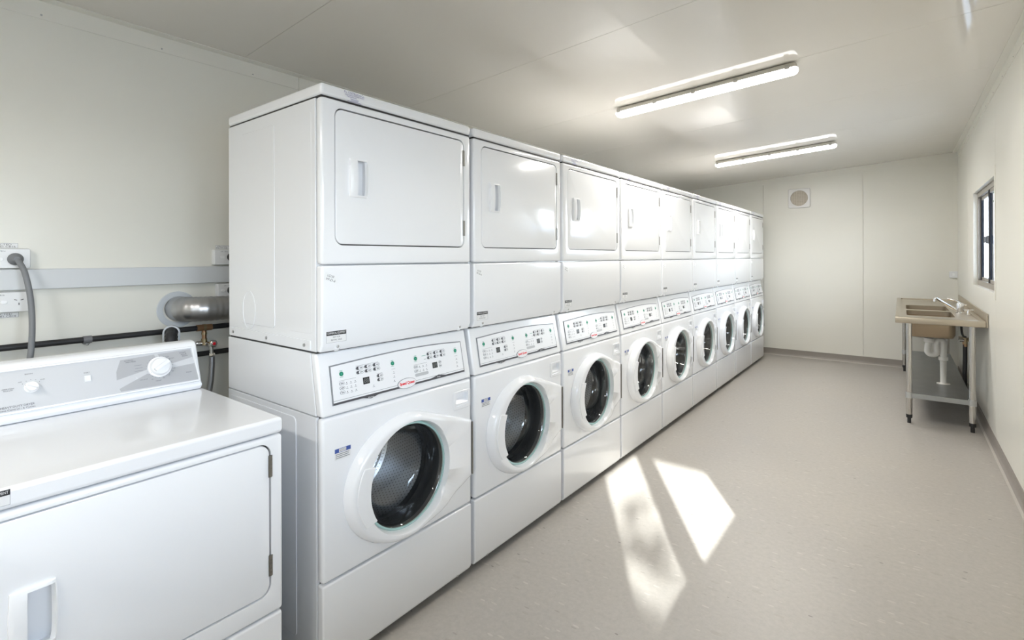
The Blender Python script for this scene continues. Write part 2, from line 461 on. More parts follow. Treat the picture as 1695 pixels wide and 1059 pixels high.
def window(name, y0, y1):
    e = thing(name, None, None, (0, 0, 0), None, 'structure')
    x0, x1 = XR + .030, XR + .070; z0, z1 = WZ0, WZ1; yc = (y0 + y1) / 2
    mb = MB()                                        # pewter outer frame
    for b in ((y0, y1, z0, z0 + .045), (y0, y1, z1 - .045, z1), (y0, y0 + .03, z0 + .045, z1 - .045), (y1 - .03, y1, z0 + .045, z1 - .045)):
        mb.box(x0, x1, *b, 'frame')
    obj('window_frame', mb, e, .003)
    for (p, q, xo, wp, wq) in ((yc - .030, y1 - .03, x0 + .021, .065, .05), (y0 + .03, yc - .025, x0 + .004, .05, .105)):
        mb = MB(); a0, a1 = z0 + .045, z1 - .045
        mb.box(xo, xo + .016, p, p + wp, a0, a1, 'sash'); mb.box(xo, xo + .016, q - wq, q, a0, a1, 'sash')
        mb.box(xo + .001, xo + .015, p + wp, q - wq, a0, a0 + .03, 'frame'); mb.box(xo + .001, xo + .015, p + wp, q - wq, a1 - .03, a1, 'frame')
        s = obj('sash', mb, e, .002)
        mb = MB(); mb.box(xo + .006, xo + .010, p + wp, q - wq, a0 + .03, a1 - .03, 'pane'); obj('pane', mb, s, smooth=False)
        mb = MB()
        for z in (a0 + .02, a1 - .02): mb.lathe([(0, .006), (-.003, .004)], (xo, p + wp / 2, z), 'x', 'screw', 8, cap1=True)
        obj('corner_screw', mb, s)
    mb = MB(); mb.box(x0 - .012, x0 + .004, yc - .10, yc - .03, 1.512, 1.578, 'latch'); mb.box(x0 - .026, x0 - .012, yc - .085, yc - .055, 1.52, 1.57, 'latch')
    obj('latch', mb, e, .003)
    return e
window('window_1', *WIN[0]); window('window_2', *WIN[1]); window('fill_window', *WIN[2])  # the last one is unseen, added to light the machine fronts

e = thing('door_1', None, None, (0, 0, 0), None, 'structure')   # plain flush door in the near wall, out of the picture
mb = MB(); mb.box(DW[0], DW[0] + .05, YN - .08, YN + .008, .0, DW[3], 'trim'); mb.box(DW[1] - .05, DW[1], YN - .08, YN + .008, .0, DW[3], 'trim'); mb.box(DW[0] + .05, DW[1] - .05, YN - .08, YN + .008, DW[3] - .05, DW[3], 'trim')
obj('door_frame', mb, e, .003)
mb = MB(); mb.box(DW[0] + .053, DW[1] - .053, YN - .06, YN - .02, .008, DW[3] - .053, 'trim'); lf = obj('leaf', mb, e, .002)
mb = MB(); mb.lathe([(-.02, .022), (-.012, .022), (-.010, .010), (.03, .010), (.034, .026), (.06, .024), (.066, .012)], (DW[1] - .12, YN, 1.0), 'y', 'chrome', 20, True, True); obj('door_knob', mb, lf)

# ------------------------------------------------------------------ front-load washer
G = .034                                             # thickness of the front panels
tilt = math.atan2(.04, .213)
def con(a, b, h):                                    # console face: a along the row, b up the slope, h out of it
    return Vector((.001 - b * math.sin(tilt) + h * math.cos(tilt), a, .879 + b * math.cos(tilt) + h * math.sin(tilt)))

def make_washer():
    t = thing('front_load_washer', 'x', 'washing machine', (FX, Y0, 0), 'front-load washers along the wall')
    # cabinet: hollow shell, open at the front
    mb = MB(); D = -.685
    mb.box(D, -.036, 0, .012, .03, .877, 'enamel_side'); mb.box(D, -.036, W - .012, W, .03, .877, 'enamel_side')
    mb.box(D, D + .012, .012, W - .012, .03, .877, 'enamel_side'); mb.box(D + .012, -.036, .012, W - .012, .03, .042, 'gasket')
    mb.box(-.048, -.036, .012, W - .012, .042, .33, 'gasket')
    cab = obj('cabinet', mb, t, .002)
    mb = MB(); fn = lambda a, b, h: Vector((a, h, b))
    mb.prism(rrect(-.67, -.16, .09, .856, .02, 4), fn, -.0025, .001, 'enamel_side'); obj('side_embossing', mb, cab, .0015)
    mb = MB(); mb.prism(rrect(-.67, -.16, .09, .856, .02, 4), fn, W - .001, W + .0025, 'enamel_side'); obj('side_embossing', mb, cab, .0015)
    # upper cabinet block behind the console
    mb = MB(); fn = lambda a, b, h: Vector((a, h, b))
    mb.prism([(D, .880), (-.037, .880), (-.072, 1.090), (D, 1.090)], fn, 0, W, 'enamel_side')
    obj('upper_cabinet', mb, t, .003)
    # front panel with the round opening and the scoop of the dispenser
    mb = MB(); mb.box(-G, 0, 0, W, .3285, .8765, 'enamel')
    c1 = MB(); c1.lathe([(-.2, .200), (.2, .200)], (0, .353, .581), 'x', 'enamel', 72, True, True)
    c2 = MB(); fn = lambda a, b, h: Vector((a, h, b))
    c2.prism([(.01, .826), (-.020, .822), (-.018, .80), (.01, .772)], fn, .630, .706, 'plastic')
    me = cut(mb, [c1, c2], .012, 3); link('front_panel', me, t)
    # kick panel: bevelled toe with screws
    mb = MB()
    mb.prism([(-G, .031), (-.012, .031), (0, .052), (0, .323), (-G, .323)], lambda a, b, h: Vector((a, h, b)), 0, W, 'enamel')
    kp = obj('kick_panel', mb, t, .007, 2)
    for y in (.09, W - .085):
        mb = MB(); mb.lathe([(-.004, .006), (.002, .006), (.004, .003)], (-.0065, y, .042), 'x', 'screw', 10, cap1=True); obj('screw', mb, kp)
    for x in (-.62, -.09):
        for y in (.06, W - .06):
            mb = MB(); mb.lathe([(0, .022), (.012, .022), (.014, .010), (.045, .010)], (x, y, 0), 'z', 'rubber', 14, True, True); obj('levelling_foot', mb, t)
    # ---- control console
    mb = MB(); fn = lambda a, b, h: Vector((a, h, b))
    mb.prism([(-.0365, .880), (0, .880), (-.040, 1.0905), (-.0715, 1.0905)], fn, 0, W, 'enamel')
    cp = obj('control_console', mb, t, .009, 3)
    top = [(.688, .1665), (.571, .1743), (.495, .1772), (.418, .1785), (.335, .178), (.255, .1758), (.185, .1736), (.119, .1706), (.044, .1672)]
    fr = MB(); fr.prism([(.042, .0335), (.690, .0335)] + top, con, -.002, .0022, 'print_mid')
    ins = [(.0463, .0405), (.6850, .0405), (.6836, .1622)] + [(a, b - .0046) for a, b in top[1:-1]] + [(.0484, .1626)]
    fr.prism(ins, con, .002, .0030, 'fascia')
    # dark wave along the bottom edge
    fr.prism([(.045, .0350), (.686, .0350), (.686, .0412), (.575, .0412), (.5335, .0492), (.492, .0412), (.045, .0412)], con, .0022, .0035, 'print_grey')
    fr.prism([(.156, .0352), (.1950, .0265), (.236, .0352)], con, -.002, .0030, 'print_grey')
    obj('fascia', fr, cp, smooth=False)
    ln = MB()                                        # printed rules, legends and indicator dots
    H1 = .0033
    def bar(a0, a1, b, th, m='print_mid'): ln.prism([(a0, b - th), (a1, b - th), (a1, b + th), (a0, b + th)], con, H1 - .0006, H1, m)
    bar(.046, .316, .0475, .0006); bar(.41, .52, .0475, .0006); bar(.547, .685, .0475, .0006)
    for a0, a1, b in ((.074, .142, .1105), (.146, .243, .1495), (.231, .256, .1075), (.410, .480, .1082), (.487, .583, .1490), (.300, .318, .1115), (.639, .657, .1085)): bar(a0, a1, b, .0004)
    for a, b in [(p, q) for p in (.103, .1201, .1377) for q in (.1005, .0853, .0700)] + [(.309, .1001), (.3085, .0847), (.3078, .0689), (.2127, .0692)] \
            + [(p, q) for p in (.4385, .4565, .4743) for q in (.0993, .0839)] + [(.6487, .0976), (.6486, .0821), (.6484, .0665), (.446, .0695), (.460, .0690), (.4735, .0685)]:
        ln.prism(ell(a, b, .0016, .0016, 8), con, H1 - .0006, H1, 'print_grey'); bar(a - .0045, a + .0045, b - .0048, .0007)
    for a, b in ((.0855, .1333), (.3069, .1328), (.4213, .1322), (.6466, .1312)):
        bar(a - .006, a + .006, b + .0108, .0007, 'green_print'); bar(a - .0065, a + .0065, b - .0108, .0007, 'green_print')
    bar(.455, .478, .1372, .0007, 'green_print'); bar(.466, .478, .1225, .0007)
    put_text(ln, 'Washer', con, .1950, .0318, .0038, 'fascia', width=.026, size=.007)
    put_text(ln, 'Dryer', con, .5335, .0408, .0042, 'fascia', width=.020, size=.007)
    obj('panel_printing', ln, cp, smooth=False)
    for a, b in ((.0855, .1333), (.3069, .1328), (.4213, .1322), (.6466, .1312)):
        g = MB(); g.prism(ell(a, b, .0075, .0078, 20), con, .003, .0052, 'green'); g.prism(ell(a, b, .003, .003, 10), con, .0052, .0054, 'green_print'); obj('start_button', g, cp, smooth=False)
    for a, b, hw, hh in ((.1833, .0922, .0135, .0120), (.5204, .0905, .0132, .0115)):
        g = MB(); g.prism(rrect(a - hw, a + hw, b - hh, b + hh, .001, 2), con, .003, .0042, 'led')
        for q in (-.0055, .0055):
            for (du, dv, w_, h_) in ((0, .0065, .0032, .0008), (0, 0, .0032, .0008), (0, -.0065, .0032, .0008), (-.0036, .0032, .0008, .0024), (.0036, .0032, .0008, .0024), (.0036, -.0032, .0008, .0024), (-.0036, -.0032, .0008, .0024)):
                g.prism([(a + q + du - w_, b + dv - h_), (a + q + du + w_, b + dv - h_), (a + q + du + w_, b + dv + h_), (a + q + du - w_, b + dv + h_)], con, .0042, .0044, 'segment')
        obj('display', g, cp, smooth=False)
    def oval(a, b, hw, hh, dark):
        g = MB(); g.prism(pill(a, b, hw, hh), con, .003, .0042, 'print_mid'); g.prism(pill(a, b, hw - .0011, hh - .0011), con, .0042, .0046, 'fascia')
        if dark:
            g.prism([(a - hw, b), (a - hw * .62, b - hh), (a - hw * .25, b - hh), (a - hw * .38, b), (a - hw * .25, b + hh), (a - hw * .62, b + hh)], con, .0042, .0049, 'print_grey')
            g.prism(pill(a + hw * .35, b, hw * .38, hh * .3), con, .0046, .0048, 'print_mid')
        else: g.prism(pill(a, b, hw * .62, hh * .3), con, .0046, .0048, 'print_mid')
        obj('selector_button', g, cp, smooth=False)
    for a in (.1609, .1961, .2329):
        for b in (.1410, .1258): oval(a, b, .0158, .0058, True)
    for b in (.0993, .0850): oval(.2439, b, .0142, .0056, True)
    for b in (.1006, .0855, .0700): oval(.0840, b, .0105, .0055, False)
    for a in (.4979, .5341, .5710):
        for b in (.1402, .1250): oval(a, b, .0155, .0058, True)
    for b in (.0997, .0838): oval(.4196, b, .0105, .0056, False)
    for b in (.0984, .0836): oval(.5508, b, .0068, .0062, False)
    g = MB(); g.prism(pill(.4455, .0678, .0355, .0062), con, .003, .0036, 'print_silver'); obj('selector_button', g, cp, smooth=False)
    bg = MB(); bg.prism(ell(.3635, .0472, .0455, .0195, 40), con, .002, .0060, 'print_mid'); bg.prism(ell(.3635, .0472, .0440, .0180, 40), con, .0060, .0068, 'fascia')
    put_text(bg, 'Speed Queen', con, .3637, .0472, .0072, 'red', width=.073, size=.0150, bold=.034)
    tag(obj('badge', bg, cp, smooth=False), 'white oval badge with red lettering')
    # ---- dispenser pull, raised border round the scoop
    mb = MB(); mb.prism(rrect(.614, .720, .757, .836, .006, 3), flatX(), 0, .003, 'enamel')
    c = MB(); c.prism(rrect(.630, .706, .772, .826, .004, 3), flatX(), -.01, .02, 'enamel')
    link('dispenser_surround', cut(mb, [c], .0015, 1), t)
    # ---- notice sticker
    mb = MB(); z0, z1, y0, y1 = .728, .765, .046, .108
    mb.box(-.0005, .0006, y0, y1, z0, z1, 'paper'); mb.box(.0006, .0009, y0, y1, z1 - .014, z1, 'blue'); mb.box(.0009, .0011, y0 + .016, y1 - .018, z1 - .0125, z1 - .0015, 'paper')
    put_text(mb, 'NOTICE', flatX(), (y0 + y1) / 2 - .001, z1 - .007, .0013, 'print_grey', width=.024, size=.0105)
    for k, w in enumerate((.052, .05, .054)): mb.box(.0006, .0009, y0 + .004, y0 + .004 + w, z1 - .0205 - k * .0062, z1 - .0182 - k * .0062, 'print_mid')
    tag(obj('notice_sticker', mb, t, smooth=False), 'small white and blue notice sticker')
    # ---- door
    cy, cz = .353, .581
    def outline(k, n=40):
        """door outline: ellipse on the handle side, swept wing to the hinge side; k insets it"""
        A, B = .272 - k, .232 - k; pts = []
        a0, a1 = 72, 288
        for i in range(n + 1):
            a = math.radians(a0 + (a1 - a0) * i / n); rx = A if math.cos(a) < 0 else .235 - k
            pts.append((cy + rx * math.cos(a), cz + B * math.sin(a)))
        wing = [pts[-1], (.55, cz - .192 + k), (.66, cz - .154 + k), (.722 - k, cz - .128 + k), (.722 - k, cz + .108 - k), (.66, cz + .134 - k), (.55, cz + .176 - k), pts[0]]
        for (p, q), m_ in zip(zip(wing, wing[1:]), (6, 5, 4, 16, 4, 5, 6)):
            for i in range(1, m_ + 1): pts.append((p[0] + (q[0] - p[0]) * i / m_, p[1] + (q[1] - p[1]) * i / m_))
        return pts[:-1]
    mb = MB(); rings = []
    for x, k in ((.001, -.004), (.010, -.003), (.026, .002), (.036, .008), (.041, .015), (.042, .021)):
        rings.append([Vector((x, a, b)) for a, b in outline(k)])
    n = len(rings[0])
    def hole(r, x):
        out = []
        for a, b in outline(.021):
            d = Vector((a - cy, b - cz)).normalized(); out.append(Vector((x, cy + d.x * r, cz + d.y * r)))
        return out
    # the wing flattens towards the hinge
    for R in rings:
        for i, v in enumerate(R):
            w = max(0., min(1., (v.y - .49) / .17)); v.x = v.x * (1 - .78 * w * w * (3 - 2 * w))
    rings += [hole(.2065, .0412), hole(.2035, .036), hole(.2005, .022), hole(.1985, .008)]
    for v in rings[6]:
        w = max(0., min(1., (v.y - .49) / .17)); v.x = v.x * (1 - .78 * w * w * (3 - 2 * w))
    mb.loops(rings, 'enamel', cap0=False, cap1=False)
    dr = obj('door', mb, t, angle=50)
    g = MB()                                         # greenish rim of the glass
    g.lathe([(.010, .1985), (.014, .1945), (.014, .1900), (.008, .1895)], (0, cy, cz), 'x', 'glass_edge', 72)
    obj('glass_rim', g, dr)
    g = MB()                                         # bowl-shaped door glass that dips into the drum
    prof = [(.010, .1945), (.004, .186), (-.010, .181), (-.045, .172), (-.085, .158), (-.102, .145), (-.112, .122), (-.120, .085), (-.124, .045), (-.125, .0005)]
    g.lathe(prof, (0, cy, cz), 'x', 'glass', 72)
    tag(obj('glass_bowl', g, dr, angle=60), 'clear bowl-shaped door glass')
    g = MB(); rings = []                             # flat grip let into the ring on the handle side
    a0, a1, m_ = 152, 211, 26
    inn, mid, out = [], [], []
    for i in range(m_ + 1):
        a = math.radians(a0 + (a1 - a0) * i / m_); c, s = math.cos(a), math.sin(a)
        ri = .193
        inn.append((cy + ri * c, cz + ri * s)); out.append((cy + .247 * c, cz + .212 * s * 1.0))
    poly = inn + out[::-1]
    g.prism(poly, flatX(), .030, .0462, 'plastic')
    obj('door_grip', g, dr, .003, 2)
    g = MB(); g.box(.0005, .010, .7235, .729, cz - .125, cz + .105, 'hinge'); obj('hinge', g, dr)
    # ---- gasket, drum
    g = MB(); g.lathe([(-.004, .199), (-.030, .196), (-.045, .189), (-.055, .194), (-.075, .192), (-.085, .187), (-.095, .194), (-.118, .190), (-.126, .206)], (0, cy, cz), 'x', 'gasket', 64)
    obj('door_gasket', g, t, angle=60)
    g = MB(); L = .40; R0 = .236; rings = []; nn = 64
    prof = [(-.122, .200), (-.129, .222), (-.142, R0), (-L, R0), (-L - .01, R0 - .015)]
    ds = [0]
    for p, q in zip(prof, prof[1:]): ds.append(ds[-1] + math.hypot(q[0] - p[0], q[1] - p[1]))
    for d, r in prof: rings.append([Vector((d, cy + r * math.cos(2 * PI * k / nn), cz + r * math.sin(2 * PI * k / nn))) for k in range(nn)])
    g.loops(rings, 'drum', uvf=lambda i, a: (2 * PI * i / nn * R0, ds[a]))
    r2 = []; prof2 = [(-L - .01, R0 - .015), (-L + .004, .196), (-L - .006, .180), (-L + .014, .150), (-L + .016, .125), (-L - .002, .105), (-L + .012, .080), (-L + .020, .0005)]
    for d, r in prof2: r2.append([Vector((d, cy + r * math.cos(2 * PI * k / nn), cz + r * math.sin(2 * PI * k / nn))) for k in range(nn)])
    g.loops(r2, 'drum', uvf=lambda i, a: (prof2[a][1] * math.cos(2 * PI * i / nn), prof2[a][1] * math.sin(2 * PI * i / nn)))
    dm = obj('drum', g, t, angle=50)
    for k in range(3):
        a = math.radians(25 + 120 * k); c, s = math.cos(a), math.sin(a); g = MB(); rr = []
        for x, hgt in ((-.155, .004), (-.19, .05), (-.35, .06), (-.39, .006)):
            ring = []
            for w, q in ((-.050, 0), (-.030, .55), (-.010, 1), (.010, 1), (.030, .55), (.050, 0)):
                r = R0 + .004 - hgt * q; ring.append(Vector((x, cy + r * c - w * s, cz + r * s + w * c)))
            rr.append(ring)
        g.loops(rr, 'drum_plain'); obj('drum_baffle', g, dm, angle=60)
    return t

# ------------------------------------------------------------------ stacked tumble dryer
DZ = 1.0935                                          # top of the washer
def door_handle_mesh(parent, y0, y1, z0, z1):
    """moulded pull let into the door: bulged plate with a pocket that opens to the hinge side"""
    mb = MB(); n = 9; rings = []
    for i in range(n):
        u = i / (n - 1); x = .0120 + .004 * math.sin(PI * u)
        bulge = .0025 * math.sin(PI * u)
        z = z0 + (z1 - z0) * u
        e = .0035 if i in (0, n - 1) else 0
        rings.append([Vector((-.0005, y0 - bulge, z)), Vector((x * .7 - e, y0 - bulge, z)), Vector((x - e, y0 + .008 - bulge, z)), Vector((x - e, y1 - .007 + bulge * .4, z)), Vector((x * .6 - e, y1 + bulge, z)), Vector((-.0005, y1 + bulge, z))])
    mb.loops(rings, 'plastic')
    mb.box(-.0225, 0, y0 + .004, y1 - .002, z0 + .002, z1 - .002, 'plastic')
    w = y1 - y0; c = MB(); fn = lambda a, b, h: Vector((a, b, h)); m = 8; pr = []
    for i in range(m + 1):                           # the pocket is rounded at its top and bottom
        u = i / m; z = z0 + .0065 + (z1 - z0 - .013) * u; q = min(1., 3.2 * min(u, 1 - u)); k = math.sqrt(q)
        pr.append([Vector((.06, y0 + w * .33, z)), Vector((-.001 - .016 * k, y0 + w * .37, z)), Vector((-.001 - .018 * k, y0 + w * .56, z)), Vector((-.001 - .006 * k, y1 - w * .14, z)), Vector((.0065, y1 - .0018, z)), Vector((.06, y1 + .004, z))])
    c.loops(pr, 'plastic')
    return link('handle', cut(mb, [c], 0, 2), parent, 0)

def hinge_mesh(parent, y, z0, z1, x=0.):
    mb = MB(); h = (z1 - z0) / 5
    for k in range(5):
        mb.lathe([(0.0008, .0035), (h - .0008, .0035)], (x + .001, y, z0 + k * h), 'z', 'hinge', 10, True, True)
    mb.box(x - .002, x + .0012, y - .006, y + .006, z0, z1, 'hinge')
    return tag(obj('hinge', mb, parent), 'dark steel hinge')

def rr_door(parent, y0, y1, z0, z1, r, hole):
    mb = MB(); mb.prism(rrect(y0, y1, z0, z1, r, 8), flatX(), -.026, -.0005, 'enamel')
    c = MB(); c.box(-.0235, .02, hole[0] + .003, hole[1] - .001, hole[2] + .001, hole[3] - .001, 'enamel')
    d = link('door', cut(mb, [c], .0035, 2), parent)
    mb = MB(); mb.prism(rrect(y0 - .003, y1 + .003, z0 - .003, z1 + .003, r, 8), flatX(), -.0315, -.012, 'gasket'); mb2 = MB(); mb2.prism(rrect(y0 - .0005, y1 + .0005, z0 - .0005, z1 + .0005, r, 8), flatX(), -.027, .02, 'gasket')
    link('door_gap_shade', cut(mb, [mb2]), d); return d  # dark ring added behind the door so its gap looks shaded

def equipment_sticker(parent, y0, y1, z0, z1, x=0.):
    mb = MB(); mb.box(x - .0005, x + .0006, y0, y1, z0, z1, 'paper'); h = z1 - z0
    mb.box(x + .0006, x + .0009, y0, y1, z1 - h * .36, z1, 'black'); f = flatX(x); w = y1 - y0; yc = (y0 + y1) / 2
    for (a0, a1, b0, b1) in ((y0, y1, z0, z0 + .0006), (y0, y0 + .0006, z0, z1), (y1 - .0006, y1, z0, z1)): mb.box(x + .0006, x + .0008, a0, a1, b0, b1, 'print_mid')
    put_text(mb, 'COMMERCIAL EQUIPMENT', f, yc, z1 - h * .18, .0011, 'paper', width=w * .92, size=h * .26)
    put_text(mb, 'NOT FOR', f, yc, z1 - h * .52, .0009, 'print_grey', width=w * .36, size=h * .21)
    put_text(mb, 'RETAIL SALE', f, yc, z1 - h * .77, .0009, 'print_grey', width=w * .54, size=h * .21)
    return tag(obj('equipment_sticker', mb, parent, smooth=False), 'small black and white printed sticker')

def make_dryer():
    t = thing('tumble_dryer', 'x', 'dryer', (FX, Y0, DZ), 'dryers stacked on the washers')
    z = lambda q: q - DZ
    D = -.678
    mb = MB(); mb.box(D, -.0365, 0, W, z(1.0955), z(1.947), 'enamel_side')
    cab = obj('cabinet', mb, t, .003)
    mb = MB(); mb.box(D + .006, -.005, .004, W - .004, z(1.9465), z(1.9525), 'rubber'); obj('top_gap_shade', mb, t, smooth=False)  # dark strip added to paint shade into the gap under the top
    mb = MB(); mb.box(D + .006, -.036, .003, W - .003, z(1.0905), z(1.0965), 'rubber'); obj('base_gap_shade', mb, t, smooth=False)  # same dark strip for the shaded gap above the washer
    for s, y in ((-1, 0), (1, W)):
        mb = MB(); fn = lambda a, b, h: Vector((a, y + s * h, b))
        mb.prism(rrect(-.565, -.305, z(1.155), z(1.90), .012, 3), fn, -.001, .0022, 'enamel_side'); obj('side_embossing', mb, cab, .0014, 1); mb = MB()
        mb.prism(rrect(-.210, -.060, z(1.155), z(1.905), .012, 3), fn, -.001, .0010, 'enamel_side')
        obj('side_embossing', mb, cab, .0014, 1)
        mb = MB(); ring = ell(-.50, z(1.21), .052, .075, 32); ins = ell(-.50, z(1.21), .049, .072, 32)
        mb.loops([[fn(a, b, .0015) for a, b in ring], [fn(a, b, .0035) for a, b in ring], [fn(a, b, .0035) for a, b in ins], [fn(a, b, .0015) for a, b in ins]], 'enamel_side', cap0=False, cap1=False)
        obj('knockout_ring', mb, cab)
        mb = MB(); mb.prism(rrect(-.668, -.065, z(1.098), z(1.133), .004, 3), fn, -.001, .004, 'enamel_side')
        rail = obj('stacking_rail', mb, t, .002, 2)
        for x in (-.63, -.36, -.10):
            q = MB(); q.lathe([(0, .006), (s * .003, .006), (s * .004, .003)], (x, y + s * .004, z(1.115)), 'y', 'screw', 8, cap1=True); obj('screw', q, rail)
    mb = MB(); mb.box(D - .002, .001, -.0015, W + .0015, z(1.9515), z(1.994), 'enamel')
    tp = obj('top_panel', mb, t, .013, 4)
    # front frame with the door opening
    dy0, dy1, dz0, dz1 = .053, .683, z(1.458), z(1.917)
    mb = MB(); mb.box(-.034, 0, 0, W, z(1.3895), z(1.9475), 'enamel')
    c = MB(); c.prism(rrect(dy0 - .0042, dy1 + .0042, dz0 - .0042, dz1 + .0042, .032, 8), flatX(), -.2, .2, 'enamel')
    link('front_frame', cut(mb, [c], .011, 3), t)
    d = rr_door(t, dy0, dy1, dz0, dz1, .028, (.108, .178, z(1.623), z(1.757)))
    door_handle_mesh(d, .108, .178, z(1.623), z(1.757))
    hinge_mesh(d, dy1 + .002, z(1.810), z(1.878)); hinge_mesh(d, dy1 + .002, z(1.506), z(1.572))
    # lower access panel with a chamfered toe
    mb = MB(); mb.prism([(-.034, z(1.0955)), (-.014, z(1.0955)), (0, z(1.122)), (0, z(1.3855)), (-.034, z(1.3855))], lambda a, b, h: Vector((a, h, b)), 0, W, 'enamel')
    lp = obj('access_panel', mb, t, .008, 3)
    for y in (.062, W - .066):
        q = MB(); q.lathe([(-.006, .017), (.0005, .011), (.0010, .0065)], (-.006, y, z(1.111)), 'x', 'enamel', 20, cap1=True)
        q.lathe([(0, .0055), (.0025, .0052), (.004, .002)], (-.005, y, z(1.111)), 'x', 'screw', 10, cap1=True); obj('screw', q, lp)
    equipment_sticker(lp, .016, .092, z(1.127), z(1.165))
    mb = MB(); f = flatX(); a = -.32; c0, s0 = math.cos(a), math.sin(a); oy, oz = .036, z(1.343)
    rot = lambda u, v: (oy + u * c0 - v * s0, oz + u * s0 + v * c0)
    mb.prism([rot(-.026, -.013), rot(.027, -.012), rot(.025, .013), rot(-.026, .014)], f, -.0003, .0005, 'tape')
    put_text(mb, 'LG130', f, *rot(-.005, .006), .0007, 'print_grey', width=.026, size=.012, rot=a, shear=.2)
    put_text(mb, 'W-D-6', f, *rot(-.001, -.006), .0007, 'print_grey', width=.036, size=.012, rot=a, shear=.2)
    tag(obj('handwritten_tape', mb, lp, smooth=False), 'strip of tape with handwriting')
    return t, tp

def supplier_sticker(parent):
    mb = MB(); f = flatX(.001); yc = .128; z = 1.972 - DZ
    put_text(mb, 'P.L. COSTELLO & Co.', f, yc, z + .010, .0006, 'purple', width=.082, size=.0115)
    put_text(mb, 'SALES SERVICE SPARE PARTS', f, yc, z + .002, .0006, 'purple', width=.078, size=.0065)
    put_text(mb, 'Telephone', f, yc - .012, z - .004, .0006, 'purple', width=.042, size=.0075)
    for k, w in enumerate((.034, .03, .056)): mb.box(.0012, .0016, yc - w / 2, yc + w / 2, z - .0105 - k * .0042, z - .0092 - k * .0042, 'purple')
    return tag(obj('supplier_sticker', mb, parent, smooth=False), 'small sticker printed in purple')

ORD = ['first', 'second', 'third', 'fourth', 'fifth', 'sixth', 'seventh', 'eighth', 'last']
wash0 = make_washer(); dry0, top0 = make_dryer()
supp = supplier_sticker(top0)
for k in range(9):
    loc = (FX, Y0 + k * PITCH, 0)
    w = wash0 if k == 0 else dup(wash0, loc)
    d = dry0 if k == 0 else dup(dry0, (loc[0], loc[1], DZ))
    if k == 0:
        w['label'] = 'white front-load washer at the near end of the row, beside the low console dryer'
        d['label'] = 'white tumble dryer at the near end of the row, its whole side panel showing'
    elif k == 8:
        w['label'] = 'white front-load washer at the far end of the row, against the end wall'
        d['label'] = 'white tumble dryer on top of the last washer, against the end wall'
    else:
        w['label'] = f'white front-load washer, {ORD[k]} along the row from the low console dryer'
        d['label'] = f'white tumble dryer stacked on the {ORD[k]} washer along from the low console dryer'
    if k == 1:                                       # this one has no supplier sticker
        for ch in list(d.children):
            for g in list(ch.children):
                if g.name.startswith('supplier_sticker'): bpy.data.objects.remove(g)

# ------------------------------------------------------------------ low console dryer in front
t = thing('console_dryer', 'low white dryer with a dial console at its back, apart from the stacked row', 'dryer', (-1.508, .072, 0))
T = t.location.copy(); W2 = .728
def yy(y): return y - .072
mb = MB(); mb.box(-.70, -.0335, 0, W2, .03, .872, 'enamel_side'); obj('cabinet', mb, t, .003)
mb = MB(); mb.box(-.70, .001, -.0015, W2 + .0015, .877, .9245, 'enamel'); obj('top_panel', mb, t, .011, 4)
dy0, dy1, dz0, dz1 = yy(.118), yy(.7595), .402, .852
mb = MB(); mb.box(-.0325, 0, 0, W2, .3385, .8735, 'enamel')
c = MB(); c.prism(rrect(dy0 - .0042, dy1 + .0042, dz0 - .0042, dz1 + .0042, .036, 8), flatX(), -.2, .2, 'enamel')
link('front_frame', cut(mb, [c], .010, 3), t)
d = rr_door(t, dy0, dy1, dz0, dz1, .032, (yy(.198), yy(.273), .558, .695))
door_handle_mesh(d, yy(.198), yy(.273), .558, .695)
hinge_mesh(d, dy1 + .002, .752, .817); hinge_mesh(d, dy1 + .002, .455, .517)
mb = MB(); mb.box(-.0325, -.001, .001, W2 - .001, .032, .3335, 'enamel'); obj('kick_panel', mb, t, .009, 3)
equipment_sticker(t, yy(.126), yy(.2005), .888, .921, .001)
for x in (-.62, -.09):
    for y in (.06, W2 - .06):
        mb = MB(); mb.lathe([(0, .022), (.012, .022), (.014, .010), (.045, .010)], (x, y, 0), 'z', 'rubber', 14, True, True); obj('levelling_foot', mb, t)
# console
t2 = math.atan2(.06, .163); QX = -2.07 + 1.508
def dc(a, b, h): return Vector((QX - b * math.sin(t2) + h * math.cos(t2), a - .072, .955 + b * math.cos(t2) + h * math.sin(t2)))
mb = MB(); fn = lambda a, b, h: Vector((a, h, b))
mb.prism([(QX - .004, .9255), (QX + .012, .944), (QX - .002, .955), (QX - .051, 1.0875), (QX - .060, 1.097), (QX - .085, 1.1005), (QX - .118, 1.098), (QX - .130, 1.086), (QX - .130, .9255)], fn, .002, yy(.789), 'enamel')
cs = obj('control_console', mb, t, .008, 3)
mb = MB(); mb.prism([(.085, .133), (.772, .133), (.781, .0), (.085, .0)], dc, -.002, .0105, 'enamel')
c = MB(); c.prism([(.095, .1262), (.7655, .1262), (.7760, .0052), (.095, .0052)], dc, .0045, .03, 'enamel')
link('console_bezel', cut(mb, [c], .003, 2), cs)
F = MB(); F.prism([(.095, .1262), (.7655, .1262), (.7760, .0052), (.095, .0052)], dc, .0046, .0056, 'silver_fascia')
